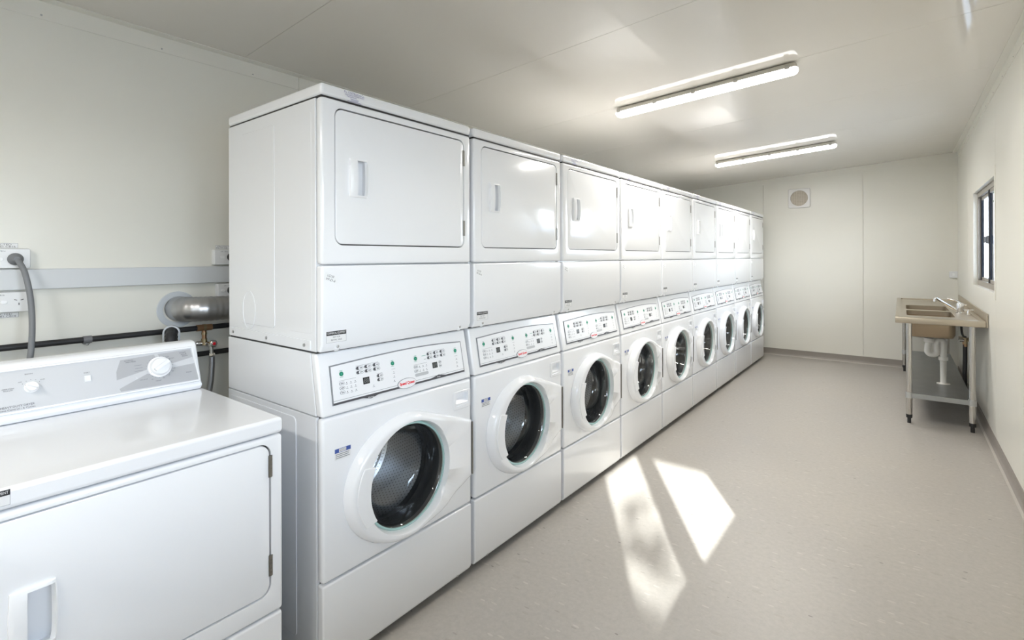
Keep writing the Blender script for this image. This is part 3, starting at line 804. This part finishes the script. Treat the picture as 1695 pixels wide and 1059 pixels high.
# pale grey fields round the timer
F.prism([(.5486, .1160), (.6470, .1200), (.6515, .1040), (.6215, .0780), (.6190, .0700), (.5332, .0500), (.5345, .0780)], dc, .0056, .0060, 'field_grey')
F.prism([(.6575, .1205), (.7630, .1235), (.7668, .0926), (.6990, .0800), (.6860, .0980), (.6650, .1045)], dc, .0056, .0060, 'field_grey')
F.prism([(.7717, .0690), (.7750, .0075), (.5408, .0100), (.5380, .0200), (.6215, .0570), (.6400, .0420), (.6600, .0380), (.6850, .0470), (.6960, .0640)], dc, .0056, .0060, 'field_grey')
def tx(s, a, b, w, h, m='print_grey'): put_text(F, s, dc, a, b, .0064, m, width=w, size=h)
tx('SIGNAL', .3211, .1115, .019, .0055); tx('OFF', .3003, .0896, .0085, .0048); tx('LOUD', .3505, .0893, .0105, .0048)
tx('START', .4571, .0900, .015, .0055)
tx('HEAVY DUTY DRYER', .2920, .0205, .074, .0085); tx('Auto Dryness Control - 6 Cycles', .2760, .0118, .108, .0075)
tx('PERM PRESS', .2740, .0740, .026, .0045); tx('REGULAR', .2740, .0690, .020, .0045)
tx('AUTOMATIC', .7360, .1140, .022, .0055); tx('REGULAR', .7390, .1075, .018, .0055); tx('DELICATE', .7420, .1010, .018, .0055)
tx('AUTOMATIC', .5720, .1105, .026, .0055); tx('PERM PRESS', .5770, .1050, .028, .0055)
tx('TIME DRY', .7480, .0390, .020, .0055)
tx('MORE DRY', .6840, .1060, .0165, .004); tx('LESS DRY', .6980, .0990, .018, .004)
tx('COOL DOWN', .6080, .0380, .022, .004); tx('TIME DRY', .6510, .0260, .018, .004)
for a, b, s in ((.7040, .0620, '60'), (.6980, .0520, '50'), (.6850, .0400, '40'), (.6680, .0330, '30'), (.6330, .0340, '10')): tx(s, a, b, .005, .0042)
for a, w, b in ((.596, .022, .090), (.598, .022, .080), (.597, .024, .0705)): F.prism([(a - w / 2, b - .0006), (a + w / 2, b - .0006), (a + w / 2, b + .0006), (a - w / 2, b + .0006)], dc, .0060, .0063, 'print_mid')
for k in range(5):
    a = math.radians(145 - 27 * k); F.prism(ell(.3249 + .0235 * math.cos(a), .0706 + .0225 * math.sin(a), .0009, .0009, 6), dc, .0056, .0061, 'print_grey')
for k in range(22):
    a = math.radians(-30 + 360 / 22 * k); u, v = math.cos(a), math.sin(a)
    F.prism([(.6591 + .0395 * u, .0739 + .0365 * v), (.6591 + .0415 * u, .0739 + .0385 * v), (.6591 + .0415 * u + .001 * v, .0739 + .0385 * v - .001 * u), (.6591 + .0395 * u + .001 * v, .0739 + .0365 * v - .001 * u)], dc, .0056, .0063, 'print_grey')
obj('fascia', F, cs, smooth=False)
def dial(name, a, b, r, grip):
    g = MB(); n = 36
    prof = [(.005, r), (.009, r), (.011, r * .96), (.012, r * .86), (.020, r * .80), (.024, r * .74)]
    g.loops([[dc(a + q * math.cos(2 * PI * k / n), b + q * math.sin(2 * PI * k / n), h) for k in range(n)] for h, q in prof], 'plastic')
    c, s = math.cos(grip), math.sin(grip); w = r * .16; L = r * .70; P = lambda u, v: (a + u * c - v * s, b + u * s + v * c)
    g.prism([P(-L, -w), P(L, -w), P(L, w), P(-L, w)], dc, .023, .038, 'plastic')
    g.prism(ell(*P(-r * .9, 0), .0012, .0012, 6), dc, .0105, .0118, 'print_grey')
    obj(name, g, cs, .0012)
dial('timer_knob', .6591, .0739, .0365, .55); dial('signal_knob', .3249, .0706, .0172, -.5)
g = MB(); g.prism(rrect(.4500, .4663, .0612, .0805, .001, 2), dc, .005, .0085, 'plastic'); g.prism(rrect(.4525, .4650, .0625, .0795, .001, 2), dc, .0085, .0115, 'fascia'); obj('start_button', g, cs, .0008)

# ------------------------------------------------------------------ left wall services
wl = XL + .0005
def outlet(name, label, y0, y1, z0, z1, rocker, sock=True):
    t = thing(name, label, 'power outlet', (XL, (y0 + y1) / 2, z0), 'power outlets by the cable trunking')
    o = Vector((XL, (y0 + y1) / 2, z0)); P = lambda a, b, h: Vector((h, a - o.y, b - o.z))
    mb = MB(); mb.prism(rrect(y0, y1, z0, z1, .006, 3), P, .0, .026, 'outlet'); obj('mounting_block', mb, t, .003)
    mb = MB(); mb.prism(rrect(y0 + .001, y1 - .001, z0 + .001, z1 - .001, .006, 3), P, .026, .036, 'outlet'); pl = obj('face_plate', mb, t, .003)
    mb = MB(); mb.prism(pill(rocker[0], rocker[1], .010, .0065), P, .035, .0405, 'plastic'); obj('rocker_switch', mb, pl, .001)
    sy, sz = rocker[0] + .042, rocker[1]
    if sock:
        mb = MB()
        for (dy, dz, r) in ((-.009, .007, .5), (.009, .007, -.5), (0, -.009, 1.571)):
            c, s = math.cos(r - .8 if dy < 0 else r + .8 if dy > 0 else r), math.sin(r - .8 if dy < 0 else r + .8 if dy > 0 else r)
            q = lambda u, v: (sy + dy + u * c - v * s, sz + dz + u * s + v * c)
            mb.prism([q(-.0045, -.0012), q(.0045, -.0012), q(.0045, .0012), q(-.0045, .0012)], P, .035, .0366, 'black')
        obj('socket_slots', mb, pl, smooth=False)
    mb = MB(); put_text(mb, 'DB1 CB16', P, (y0 + y1) / 2 - .02, z1 - .011, .0366, 'print_mid', width=.034, size=.0085); obj('plate_lettering', mb, pl, smooth=False)
    return t
outlet('power_outlet', 'white power outlet above the trunking with the thick grey cord plugged in', .285, .422, 1.3745, 1.4525, (.335, 1.411), False)
outlet('power_outlet', 'white power outlet with an empty socket, below the trunking beside the grey cord', .282, .418, 1.2055, 1.2845, (.345, 1.2465))
outlet('power_outlet', 'white power outlet above the trunking, half hidden by the first stack', 1.093, 1.226, 1.3785, 1.4565, (1.130, 1.418), False)
outlet('power_outlet', 'white power outlet below the trunking, half hidden by the first stack', 1.108, 1.241, 1.2145, 1.2845, (1.132, 1.249), False)
def circuit_label(label, y0, y1, z0, z1):
    mb = MB(); mb.box(wl, wl + .001, y0, y1, z0, z1, 'paper'); f = lambda a, b, h: Vector((wl + h, a, b)); w = y1 - y0; h = z1 - z0
    for b in ((y0, y1, z0, z0 + .0008), (y0, y1, z1 - .0008, z1), (y1 - .0008, y1, z0, z1), (y0, y0 + .0008, z0, z1)): mb.box(wl + .001, wl + .0012, *b, 'print_mid')
    put_text(mb, 'PROTECTED', f, (y0 + y1) / 2 - .004, z0 + h * .7, .0013, 'print_grey', width=w * .72, size=h * .46)
    put_text(mb, 'FROM DB1 CB16', f, (y0 + y1) / 2 - .002, z0 + h * .28, .0013, 'print_grey', width=w * .90, size=h * .46)
    return tag(obj('circuit_label', mb, None, smooth=False), label, 'label', 'printed labels by the outlets')
circuit_label('printed circuit label on the wall above the plugged-in outlet', .288, .390, 1.4545, 1.4735)
circuit_label('printed circuit label on the wall below the empty socket outlet', .288, .391, 1.184, 1.2035)
circuit_label('printed circuit label above the outlet that the first stack half hides', 1.112, 1.212, 1.4595, 1.478)

mb = MB(); mb.box(XL + .0008, XL + .030, YN + .1, YB - .2, 1.2905, 1.3715, 'trunk')
tag(obj('cable_trunking', mb, None, .003), 'long pale grey cable trunking running along the wall behind the machines', 'cable trunking')

def spline(pts, n=10):
    P = [Vector(p) for p in pts]; out = []
    for i in range(len(P) - 1):
        p0, p1, p2, p3 = P[max(i - 1, 0)], P[i], P[i + 1], P[min(i + 2, len(P) - 1)]
        for k in range(n):
            t = k / n
            out.append(.5 * ((2 * p1) + (p2 - p0) * t + (2 * p0 - 5 * p1 + 4 * p2 - p3) * t * t + (3 * p1 - p0 - 3 * p2 + p3) * t ** 3))
    out.append(P[-1]); return out

def power_cord(label, y, z, path, m, r):
    t = thing('power_cable', label, 'power cable', (XL + .0375, y, z)); o = t.location.copy()
    mb = MB(); mb.lathe([(0, .0225), (.006, .0235), (.013, .0215), (.018, .014), (.032, .0105), (.036, .009)], (0, 0, 0), 'x', m, 24, True, True, sy=1.0); obj('plug', mb, t, angle=50)
    mb = MB(); mb.tube([Vector(p) - o for p in spline(path)], r, m, 12); obj('cord', mb, t, angle=60)
power_cord('thick grey power cord hanging from the outlet down behind the low dryer', .377, 1.411,
           [(-2.69, .377, 1.411), (-2.672, .383, 1.398), (-2.655, .395, 1.36), (-2.63, .405, 1.28), (-2.61, .408, 1.19), (-2.58, .402, 1.10), (-2.53, .385, 1.02), (-2.40, .33, .90), (-2.33, .30, .70)], 'cable', .0095)
power_cord('black power cord in the upper outlet beside the first stack', 1.174, 1.418, [(-2.69, 1.174, 1.418), (-2.66, 1.21, 1.40), (-2.64, 1.25, 1.30), (-2.45, 1.32, 1.25), (-2.21, 1.34, 1.25)], 'rubber', .006)
power_cord('black power cord in the lower outlet beside the first stack', 1.174, 1.249, [(-2.69, 1.174, 1.249), (-2.66, 1.21, 1.262), (-2.59, 1.25, 1.268), (-2.50, 1.28, 1.20), (-2.45, 1.30, 1.05), (-2.35, 1.30, .9), (-2.215, 1.30, .86)], 'rubber', .006)

# exhaust duct
t = thing('exhaust_duct', 'ribbed silver exhaust duct curving out of the wall and behind the first stack', 'duct', (XL, .94, 1.168)); o = t.location.copy()
mb = MB(); mb.lathe([(.001, .060), (.001, .086), (.004, .086), (.006, .083), (.006, .060)], (0, 0, 0), 'x', 'flange', 40); obj('wall_flange', mb, t)
pth = []
for p in [(-2.745, .945, 1.172), (-2.70, .945, 1.172)]: pth.append(Vector(p))
for k in range(1, 26):
    a = PI / 2 * k / 26; pth.append(Vector((-2.70 + .085 * math.sin(a), .945 + .085 * (1 - math.cos(a)), 1.172)))
for k in range(60): pth.append(Vector((-2.615, 1.03 + .0065 * k, 1.172 - .0001 * k)))
def duct_r(i): return .0575 + (.0012 if i % 4 == 0 else 0) - (.0008 if i % 4 == 2 else 0)
mb = MB(); mb.tube([p - o for p in pth], .06, 'duct', 28, rf=duct_r); obj('ribbed_pipe', mb, t, angle=60)

def pipe(label, z, y0, y1, clips):
    t = thing('water_pipe', label, 'pipe', (XL, y0, z), 'black water pipes along the wall')
    mb = MB(); mb.tube([(.035, 0, 0), (.035, y1 - y0, 0)], .0125, 'rubber', 14); obj('insulated_pipe', mb, t, angle=60)
    for y in clips:
        mb = MB(); mb.tube([(.035, y - y0 - .014, 0), (.035, y - y0 + .014, 0)], .0155, 'latch', 14); mb.box(.0, .03, y - y0 - .010, y - y0 + .010, -.020, -.004, 'latch')
        mb.lathe([(0, .006), (-.006, .006), (-.009, .003)], (.036, y - y0, -.0155), 'z', 'screw', 8, cap1=True); obj('pipe_clip', mb, t)
pipe('black water pipe clipped along the wall above the low dryer, upper of two', 1.072, YN + .2, 2.4, (-.3, .595, 1.5))
pipe('black water pipe seen below the brass tap, lower of two', .945, YN + .2, 2.4, (-.3, .595, 1.5))

# tap on a tee under the upper pipe
t = thing('stop_tap', 'brass tee and chrome stop tap with a red dot under the black pipe', 'tap', (XL + .035, 1.045, .99))
mb = MB(); mb.tube([(0, -.034, .082), (0, .034, .082)], .0155, 'copper', 14); mb.tube([(0, -.006, .082), (0, .006, .082)], .0175, 'brass', 14); mb.tube([(0, 0, .082), (0, 0, .022)], .010, 'copper', 12)
mb.tube([(0, 0, .058), (0, 0, .048)], .0125, 'brass', 12); obj('tee', mb, t, angle=60)
mb = MB(); mb.tube([(0, 0, .028), (0, 0, -.004)], .013, 'brass', 12); mb.tube([(-.012, -.030, .006), (0, .004, .004), (.026, .022, .0)], .012, 'chrome', 12); mb.tube([(.026, .02, 0), (.030, .022, -.052)], .0105, 'chrome', 12); obj('valve_body', mb, t, angle=60)
mb = MB(); mb.tube([(.026, .022, -.046), (.030, .022, -.058)], .0145, 'chrome', 6); obj('hose_nut', mb, t)
mb = MB(); mb.lathe([(0, .018), (.014, .017), (.017, .013), (.0175, .0075)], (.032, .026, .004), 'x', 'chrome', 16, cap0=True); mb.lathe([(.0172, .008), (.0185, .006)], (.032, .026, .004), 'x', 'red', 12, cap1=True); tag(obj('handle', mb, t), 'chrome knob with a red dot')
mb = MB(); mb.tube([(XL + .036 + .031, 1.067, .93), (XL + .069, 1.067, .90), (XL + .07, 1.062, .82), (XL + .07, 1.05, .74), (XL + .08, 1.04, .6), (XL + .09, 1.04, .4), (XL + .1, 1.04, .2), (XL + .1, 1.04, .013)], .0125, 'braid', 12)
tag(obj('braided_hose', mb, None, angle=60), 'braided steel hose hanging below the stop tap', 'hose')

# drain hose hooked through a pale guide
t = thing('drain_hose', 'black ribbed hose looped over a pale hook behind the low dryer', 'hose', (-2.60, .866, 0)); o = t.location.copy()
ux, uy = -.936, .352                                 # the loop stands square to the dryer's back corner
ring_ = lambda q, z: Vector((ux * q, uy * q, z))
path = [ring_(-.05, .03), ring_(-.05, .6), ring_(-.05, 1.03)] + [ring_(-.05 * math.cos(a), 1.033 + .05 * math.sin(a)) for a in [PI * k / 12 for k in range(13)]] + [ring_(.05, .95), ring_(.05, .4), ring_(.05, .03)]
sp = []
for p, q in zip(path, path[1:]):
    n = max(1, int((q - p).length / .0045))
    for k in range(n): sp.append(p.lerp(q, k / n))
mb = MB(); mb.tube(sp, .02, 'rubber', 16, rf=lambda i: .0215 + (.0022 if i % 3 == 0 else 0)); obj('ribbed_hose', mb, t, angle=80)
mb = MB(); px_, py_ = -uy, ux; arc = [(.5, 0)] ; prof = []
for r in (.033, .0265):
    pts = [(r, .90)] + [(r * math.cos(a), 1.078 + r * math.sin(a)) for a in [PI * k / 16 for k in range(17)]] + [(-r, .90)]
    prof.append(pts)
outl = prof[0] + prof[1][::-1]
mb.loops([[Vector((ux * d + px_ * q, uy * d + py_ * q, z)) for q, z in outl] for d in (-.01, .012)], 'flange'); obj('hose_guide', mb, t)

# ------------------------------------------------------------------ ceiling battens
def batten(x, y, label, rot):
    t = thing('ceiling_batten_light', label, 'ceiling light', (x, y, ceil_z(x)), 'ceiling batten lights')
    t.rotation_euler = (0, -math.atan(.0638), rot)
    L = .60; n = 10
    def caps(hw, hl, z):
        pts = []
        for k in range(n + 1): a = -PI / 2 + PI * k / n; pts.append(Vector((hl - hw * .5 + hw * .5 * math.cos(a), hw * math.sin(a), z)))
        for k in range(n + 1): a = PI / 2 + PI * k / n; pts.append(Vector((-hl + hw * .5 + hw * .5 * math.cos(a), hw * math.sin(a), z)))
        return pts
    mb = MB(); mb.loops([caps(.030, L - .012, -.006), caps(.034, L - .008, -.010), caps(.047, L - .001, -.038)], 'lampbody'); obj('body', mb, t, angle=50)
    mb = MB()
    for q in (-.42, .42): mb.box(q - .05, q + .05, -.018, .018, -.007, 0, 'latch')
    obj('mounting_bracket', mb, t)
    mb = MB(); mb.loops([caps(.048, L, -.0385), caps(.047, L, -.050), caps(.040, L - .006, -.062), caps(.026, L - .02, -.070)], 'diff'); tag(obj('diffuser', mb, t, angle=60), 'glowing white diffuser')
    tube = bpy.data.lights.new('batten_tube', 'AREA'); tube.shape = 'RECTANGLE'; tube.size = 1.14; tube.size_y = .066; tube.energy = POWER; tube.color = (1., .965, .905)
    to = bpy.data.objects.new('batten_tube', tube); C.objects.link(to); to.parent = t; to.location = (0, 0, -.0715)
    for q in (-.565, -.29, -.02, .25, .545):
        mb = MB()
        for s in (-1, 1):
            mb.prism([(q - .013, -.018), (q + .013, -.018), (q + .013, -.046), (q - .013, -.046)], lambda a, b, h: Vector((a, s * (h + .034 + (-.010 - b) * .38), b)), .0, .004, 'clip')
        obj('clip', mb, t, .0008, 1)
    return t
batten(-1.095, 3.50, 'lit white batten light on the ceiling, nearer of the two, above the third stack', .012)
batten(-1.12, 6.13, 'lit white batten light on the ceiling, farther of the two, towards the fan', .012)
batten(-1.08, -.95, 'white batten light on the ceiling nearest the door', .012)

# ------------------------------------------------------------------ extractor fan and switch on the far wall
t = thing('extractor_fan', 'square white extractor fan with a round beige grille high on the end wall', 'fan', (-1.134, YB, 2.228))
Yf = lambda a, b, h: Vector((a, -h, b))
mb = MB(); mb.prism(rrect(-.134, .134, -.134, .134, .02, 5), Yf, 0, .034, 'fan')
c = MB(); c.prism(ell(0, 0, .108, .108, 48), Yf, .018, .08, 'fan'); link('housing', cut(mb, [c], .006, 3), t)
mb = MB(); mb.prism(ell(0, 0, .1075, .1075, 48), Yf, .0185, .020, 'grille_back')
for k in range(-5, 6):
    q = k * .0185; h = math.sqrt(max(.1065 ** 2 - q * q, 0)); mb.obox((0, -.027, q), (h, 0, 0), (0, .006, 0), (0, 0, .0028), 'grille')
for k in range(-3, 4):
    q = k * .029; h = math.sqrt(max(.1065 ** 2 - q * q, 0)); mb.obox((q, -.0265, 0), (.0024, 0, 0), (0, .005, 0), (0, 0, h), 'grille')
obj('grille', mb, t)
t = thing('isolator_switch', 'small white switch box low on the end wall above the sink bench', 'switch', (.497, YB, 1.148))
mb = MB(); mb.box(-.038, .038, -.034, 0, 0, .078, 'outlet'); obj('switch_box', mb, t, .004)
mb = MB(); mb.box(-.010, .010, -.040, -.034, .022, .056, 'plastic'); obj('rocker_switch', mb, t, .002)

# ------------------------------------------------------------------ stainless sink bench
BX0, BX1, BY0, BY1, BZ = -.044, .525, 5.405, 7.90, .897
t = thing('sink_bench', 'stainless steel double sink bench on tubular legs under the window', 'sink', (.24, 6.65, 0)); o = t.location.copy()
L_ = lambda x0, x1, y0, y1, z0, z1: (x0 - o.x, x1 - o.x, y0 - o.y, y1 - o.y, z0, z1)
bowls = [(.036, .366, 5.74, 6.29), (.036, .366, 6.40, 6.95)]
mb = MB(); mb.box(*L_(BX0, BX1, BY0, BY1, BZ - .052, BZ), 'steel')
cuts = []
c = MB(); c.prism(rrect(BX0 + .04 - o.x, BX1 - .03 - o.x, BY0 + .06 - o.y, BY1 - .05 - o.y, .02, 4), lambda a, b, h: Vector((a, b, h)), BZ - .013, BZ + .05, 'steel'); cuts.append(c)
for b in bowls:
    c = MB(); c.prism(rrect(b[0] - o.x, b[1] - o.x, b[2] - o.y, b[3] - o.y, .05, 6), lambda a, q, h: Vector((a, q, h)), BZ - .2, BZ + .2, 'steel'); cuts.append(c)
link('benchtop', cut(mb, cuts, .006, 3), t)
mb = MB(); mb.box(*L_(BX1 + .0005, BX1 + .013, BY0, BY1, BZ - .052, BZ + .058), 'steel'); obj('splashback', mb, t, .003)
for i, b in enumerate(bowls):
    mb = MB(); P = lambda k, z: [Vector((x, y, z)) for x, y in rrect(b[0] - k - o.x, b[1] + k - o.x, b[2] - k - o.y, b[3] + k - o.y, .05 + k, 6)]
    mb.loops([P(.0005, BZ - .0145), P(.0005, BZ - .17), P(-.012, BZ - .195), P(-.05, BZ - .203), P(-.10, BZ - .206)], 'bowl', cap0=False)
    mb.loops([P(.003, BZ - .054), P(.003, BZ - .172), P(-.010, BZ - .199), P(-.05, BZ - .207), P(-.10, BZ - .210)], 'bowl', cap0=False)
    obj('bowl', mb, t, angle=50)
for (x, y) in ((.049, 5.445), (.448, 5.445), (.027, 7.86), (.425, 7.86)):
    mb = MB(); mb.lathe([(.075, .0215), (BZ - .0525, .0215)], (x - o.x, y - o.y, 0), 'z', 'steel_x', 24, True, True); lg = obj('leg', mb, t)
    mb = MB(); mb.lathe([(0, .0135), (.045, .0135), (.046, .021), (.0745, .0225)], (x - o.x, y - o.y, 0), 'z', 'rubber', 18, True, True); obj('adjustable_foot', mb, lg)
    mb = MB(); mb.lathe([(.212, .0225), (.212, .0255), (.262, .0255), (.262, .0225)], (x - o.x, y - o.y, 0), 'z', 'alloy', 24); obj('collar', mb, lg)
mb = MB(); mb.box(*L_(.045, .452, 5.43, 7.875, .252, .256), 'galv')
for b in ((.045, .452, 5.428, 5.432, .216, .256), (.045, .452, 7.873, 7.877, .216, .256), (.043, .047, 5.43, 7.875, .216, .256), (.450, .454, 5.43, 7.875, .216, .256)): mb.box(*L_(*b), 'galv')
obj('undershelf', mb, t, .001)

# taps
t = thing('mixer_tap', 'chrome lever mixer tap with a long swivel spout over the sink bowls', 'tap', (.425, 6.17, BZ - .0125))
mb = MB(); mb.lathe([(0, .034), (.008, .034), (.012, .027), (.05, .026), (.085, .027), (.098, .022), (.100, .010)], (0, 0, 0), 'z', 'chrome', 24, True, True); obj('body', mb, t, angle=50)
mb = MB(); mb.tube(spline([(-.01, 0, .022), (-.06, 0, .055), (-.13, 0, .105), (-.160, 0, .128), (-.172, 0, .130), (-.176, 0, .118)], 6), .0115, 'chrome', 14); mb.lathe([(-.018, .0135), (0.004, .0135)], (-.176, 0, .118), 'z', 'chrome', 14, True, True); obj('spout', mb, t, angle=60)
mb = MB(); mb.tube([(0, 0, .098), (-.03, .01, .118), (-.085, .03, .132)], .006, 'chrome', 10); obj('lever', mb, t, angle=60)
for lab, y in (('small chrome tap at the back of the sink bench, nearer of the two', 6.02), ('small chrome tap at the back of the sink bench, farther of the two', 6.62)):
    t = thing('bench_tap', lab, 'tap', (.47, y, BZ - .0075), 'small taps along the splashback')
    mb = MB(); mb.lathe([(0, .022), (.006, .022), (.009, .013), (.035, .012)], (0, 0, 0), 'z', 'chrome', 18, True, True); obj('body', mb, t, angle=50)
    mb = MB(); mb.tube([(-.035, -.02, .038), (.035, .02, .038)], .008, 'chrome', 10); mb.lathe([(.03, .014), (.046, .012)], (0, 0, 0), 'z', 'chrome', 14, True, True); obj('handle', mb, t, angle=50)

# waste trap under the nearer bowl
t = thing('waste_trap', 'white plastic waste trap under the nearer sink bowl', 'drain pipe', (.20, 6.0, .257))
z = lambda q: q - .257
mb = MB(); mb.lathe([(z(.682), .046), (z(.668), .042), (z(.655), .034)], (0, 0, 0), 'z', 'black', 24, True, True); obj('waste_outlet', mb, t)
mb = MB(); mb.lathe([(z(.662), .040), (z(.628), .040), (z(.622), .033)], (0, 0, 0), 'z', 'pvc', 24, True, True); obj('trap_nut', mb, t)
mb = MB(); pts = [(0, 0, z(.63)), (-.008, 0, z(.59))] + [(.022 - .034 * math.cos(a), 0, z(.545) - .034 * math.sin(a)) for a in [PI * k / 10 for k in range(11)]] + [(.052, 0, z(.60))] + [(.078 - .024 * math.cos(a) , 0, z(.622) + .030 * math.sin(a)) for a in [PI * k / 8 for k in range(9)]] + [(.100, 0, z(.56)), (.098, 0, z(.50))]
mb.tube(pts, .025, 'pvc', 18); obj('trap_bend', mb, t, angle=60)
mb = MB(); mb.lathe([(z(.50), .034), (z(.47), .034), (z(.465), .024), (0.004, .022), (.004, .046), (.0, .048)], (.098, 0, 0), 'z', 'pvc', 24, True, True); obj('outlet_pipe', mb, t)

for i, (lab, y) in enumerate((('brass stop valve on the wall under the sink bench, nearer of the two', 6.66), ('brass stop valve on the wall under the sink bench, farther of the two', 6.82))):
    t = thing('stop_valve', lab, 'valve', (XR, y, .57), 'stop valves under the sink')
    mb = MB(); mb.tube([(-.001, 0, .01), (-.055, 0, .01)], .011, 'brass', 12); mb.tube([(-.04, 0, .034), (-.04, 0, -.025)], .014, 'brass', 12); obj('valve_body', mb, t, angle=60)
    mb = MB(); mb.tube([(-.055, 0, .01), (-.085, 0, .01)], .017, 'chrome', 12); obj('handle', mb, t)
    mb = MB(); mb.tube([(-.04, 0, -.02), (-.04, 0, -.05)], .0135, 'copper', 8); obj('valve_nut', mb, t)
    mb = MB(); mb.tube(spline([(XR - .04, y, .518), (XR - .041, y - .01, .40), (XR - .045, y - .03, .26), (XR - .045, y - .03, .14), (XR - .045, y + .02, .012)], 6), .0115, 'rubber', 12)
    tag(obj('flexible_hose', mb, None, angle=60), ('black hose hanging from the nearer stop valve under the bench', 'black hose hanging from the farther stop valve under the bench')[i], 'hose', 'black hoses under the sink')
mb = MB(); mb.tube(spline([(.43, 6.17, BZ - .056), (.432, 6.18, .80), (.445, 6.3, .70), (.47, 6.5, .64), (.497, 6.655, .615)], 8), .009, 'rubber', 10)
tag(obj('supply_hose', mb, None, angle=60), 'black supply hose running up to the mixer tap', 'hose')

# ------------------------------------------------------------------ outside: ground, added sun-blocking sheets and trees seen and felt through the windows
mb = MB(); mb.box(-60, 60, -60, 60, -.55, -.45, 'ground'); st('ground', mb)
mb = MB(); mb.box(XR + .09, 3.6, -1.69, YB + .5, 3.0, 3.06, 'blocker_metal'); st('sun_blocker', mb)          # unseen sheet added along the window wall to cut off the sun
mb = MB(); mb.box(XR + .09, 3.6, -7.0, -3.39, 3.0, 3.06, 'blocker_metal'); st('rear_sun_blocker', mb)            # second unseen sheet, added to keep sun out of the last window
def tree(x, y, h, r, n, label, seed, leaf=.12):
    rnd = random.Random(seed); t = thing('leafy_tree', label, 'tree', (x, y, -.45), 'trees outside')
    mb = MB(); mb.tube([(0, 0, 0), (.1, .05, h * .4), (0, .1, h * .8)], .12, 'bark', 8, rf=lambda i: (.16, .11, .05)[i])
    for k in range(7):
        a = rnd.random() * 6.28; z0 = h * (.35 + .06 * k); mb.tube([(.05, .05, z0), (math.cos(a) * r * .6, math.sin(a) * r * .6, z0 + r * .4)], .03, 'bark', 5)
    obj('trunk', mb, t)
    mb = MB()
    cl = [Vector((rnd.gauss(0, r * .42), rnd.gauss(0, r * .42), h * .78 + rnd.gauss(0, r * .4))) for _ in range(26)]
    for _ in range(n):
        c = rnd.choice(cl) + Vector((rnd.gauss(0, r * .13), rnd.gauss(0, r * .13), rnd.gauss(0, r * .12)))
        u = Vector((rnd.gauss(0, 1), rnd.gauss(0, 1), rnd.gauss(0, 1))).normalized(); v = u.orthogonal().normalized(); s = leaf * (.6 + rnd.random() * .8)
        w = u.cross(v)
        mb.add([c - v * s, c + w * s * .4, c + v * s, c - w * s * .4], [(0, 1, 2, 3)], 'leaf')
    obj('foliage', mb, t, smooth=False)
tree(2.6, 15.5, 5.2, 1.5, 3000, 'green leafy tree outside, seen through the window over the sink', 3)
tree(4.585, -6.78, 7.0, .56, 330, 'leafy tree outside that dapples the sunlight on the floor', 8, .10)

# ------------------------------------------------------------------ light
sun = bpy.data.lights.new('sun', 'SUN'); sun.energy = 7.0; sun.angle = math.radians(.6); sun.color = (1, .995, .985)
so = bpy.data.objects.new('sun', sun); C.objects.link(so)
so.rotation_euler = Vector((-1.087, 1.69, -1)).to_track_quat('-Z', 'Y').to_euler()
wd = bpy.data.worlds.new('sky'); S.world = wd; wd.use_nodes = True; nt = wd.node_tree
bg = nt.nodes['Background']; tc = nt.nodes.new('ShaderNodeTexCoord'); sp_ = nt.nodes.new('ShaderNodeSeparateXYZ'); nt.links.new(tc.outputs['Generated'], sp_.inputs[0])
nt.links.new(ramp(nt, sp_.outputs[2], [(0., (.86, .92, 1.)), (.6, (.50, .68, 1.))]), bg.inputs[0]); bg.inputs[1].default_value = 7.0
def portal(loc, rot, sx, sy):
    l = bpy.data.lights.new('portal', 'AREA'); l.shape = 'RECTANGLE'; l.size = sx; l.size_y = sy; l.cycles.is_portal = True
    o = bpy.data.objects.new('portal', l); C.objects.link(o); o.location = loc; o.rotation_euler = rot
for a, b in WIN: portal((XR + .09, (a + b) / 2, (WZ0 + WZ1) / 2), (0, PI / 2, 0), WZ1 - WZ0, b - a)

# ------------------------------------------------------------------ camera
F_, HY, H, ROLL = 837., 426.3, 1.41, .0035
cam = bpy.data.cameras.new('camera'); co = bpy.data.objects.new('camera', cam); C.objects.link(co)
cam.sensor_fit = 'HORIZONTAL'; cam.sensor_width = 36; cam.lens = 36 * F_ / 1695; cam.clip_start = .03; cam.clip_end = 200
cam.shift_y = -(529.5 - HY) / 1695
th = math.atan((1492 - 847.5) / F_)
fw = Vector((-math.sin(th), math.cos(th), 0)); R = Vector((math.cos(th), math.sin(th), 0)); U = Vector((0, 0, 1))
Rc = R * math.cos(ROLL) - U * math.sin(ROLL); Uc = U * math.cos(ROLL) + R * math.sin(ROLL)
co.matrix_world = Matrix(((Rc.x, Uc.x, -fw.x, 0), (Rc.y, Uc.y, -fw.y, 0), (Rc.z, Uc.z, -fw.z, H), (0, 0, 0, 1)))
S.camera = co

S.view_settings.view_transform = 'Standard'; S.view_settings.look = 'None'; S.view_settings.gamma = 1
S.view_settings.use_curve_mapping = False
S.view_settings.exposure = 1.45
S.cycles.max_bounces = 10; S.cycles.diffuse_bounces = 6; S.cycles.glossy_bounces = 5; S.cycles.transparent_max_bounces = 16
S.cycles.sample_clamp_indirect = 6; S.cycles.use_denoising = True
S.cycles.caustics_reflective = False; S.cycles.caustics_refractive = False
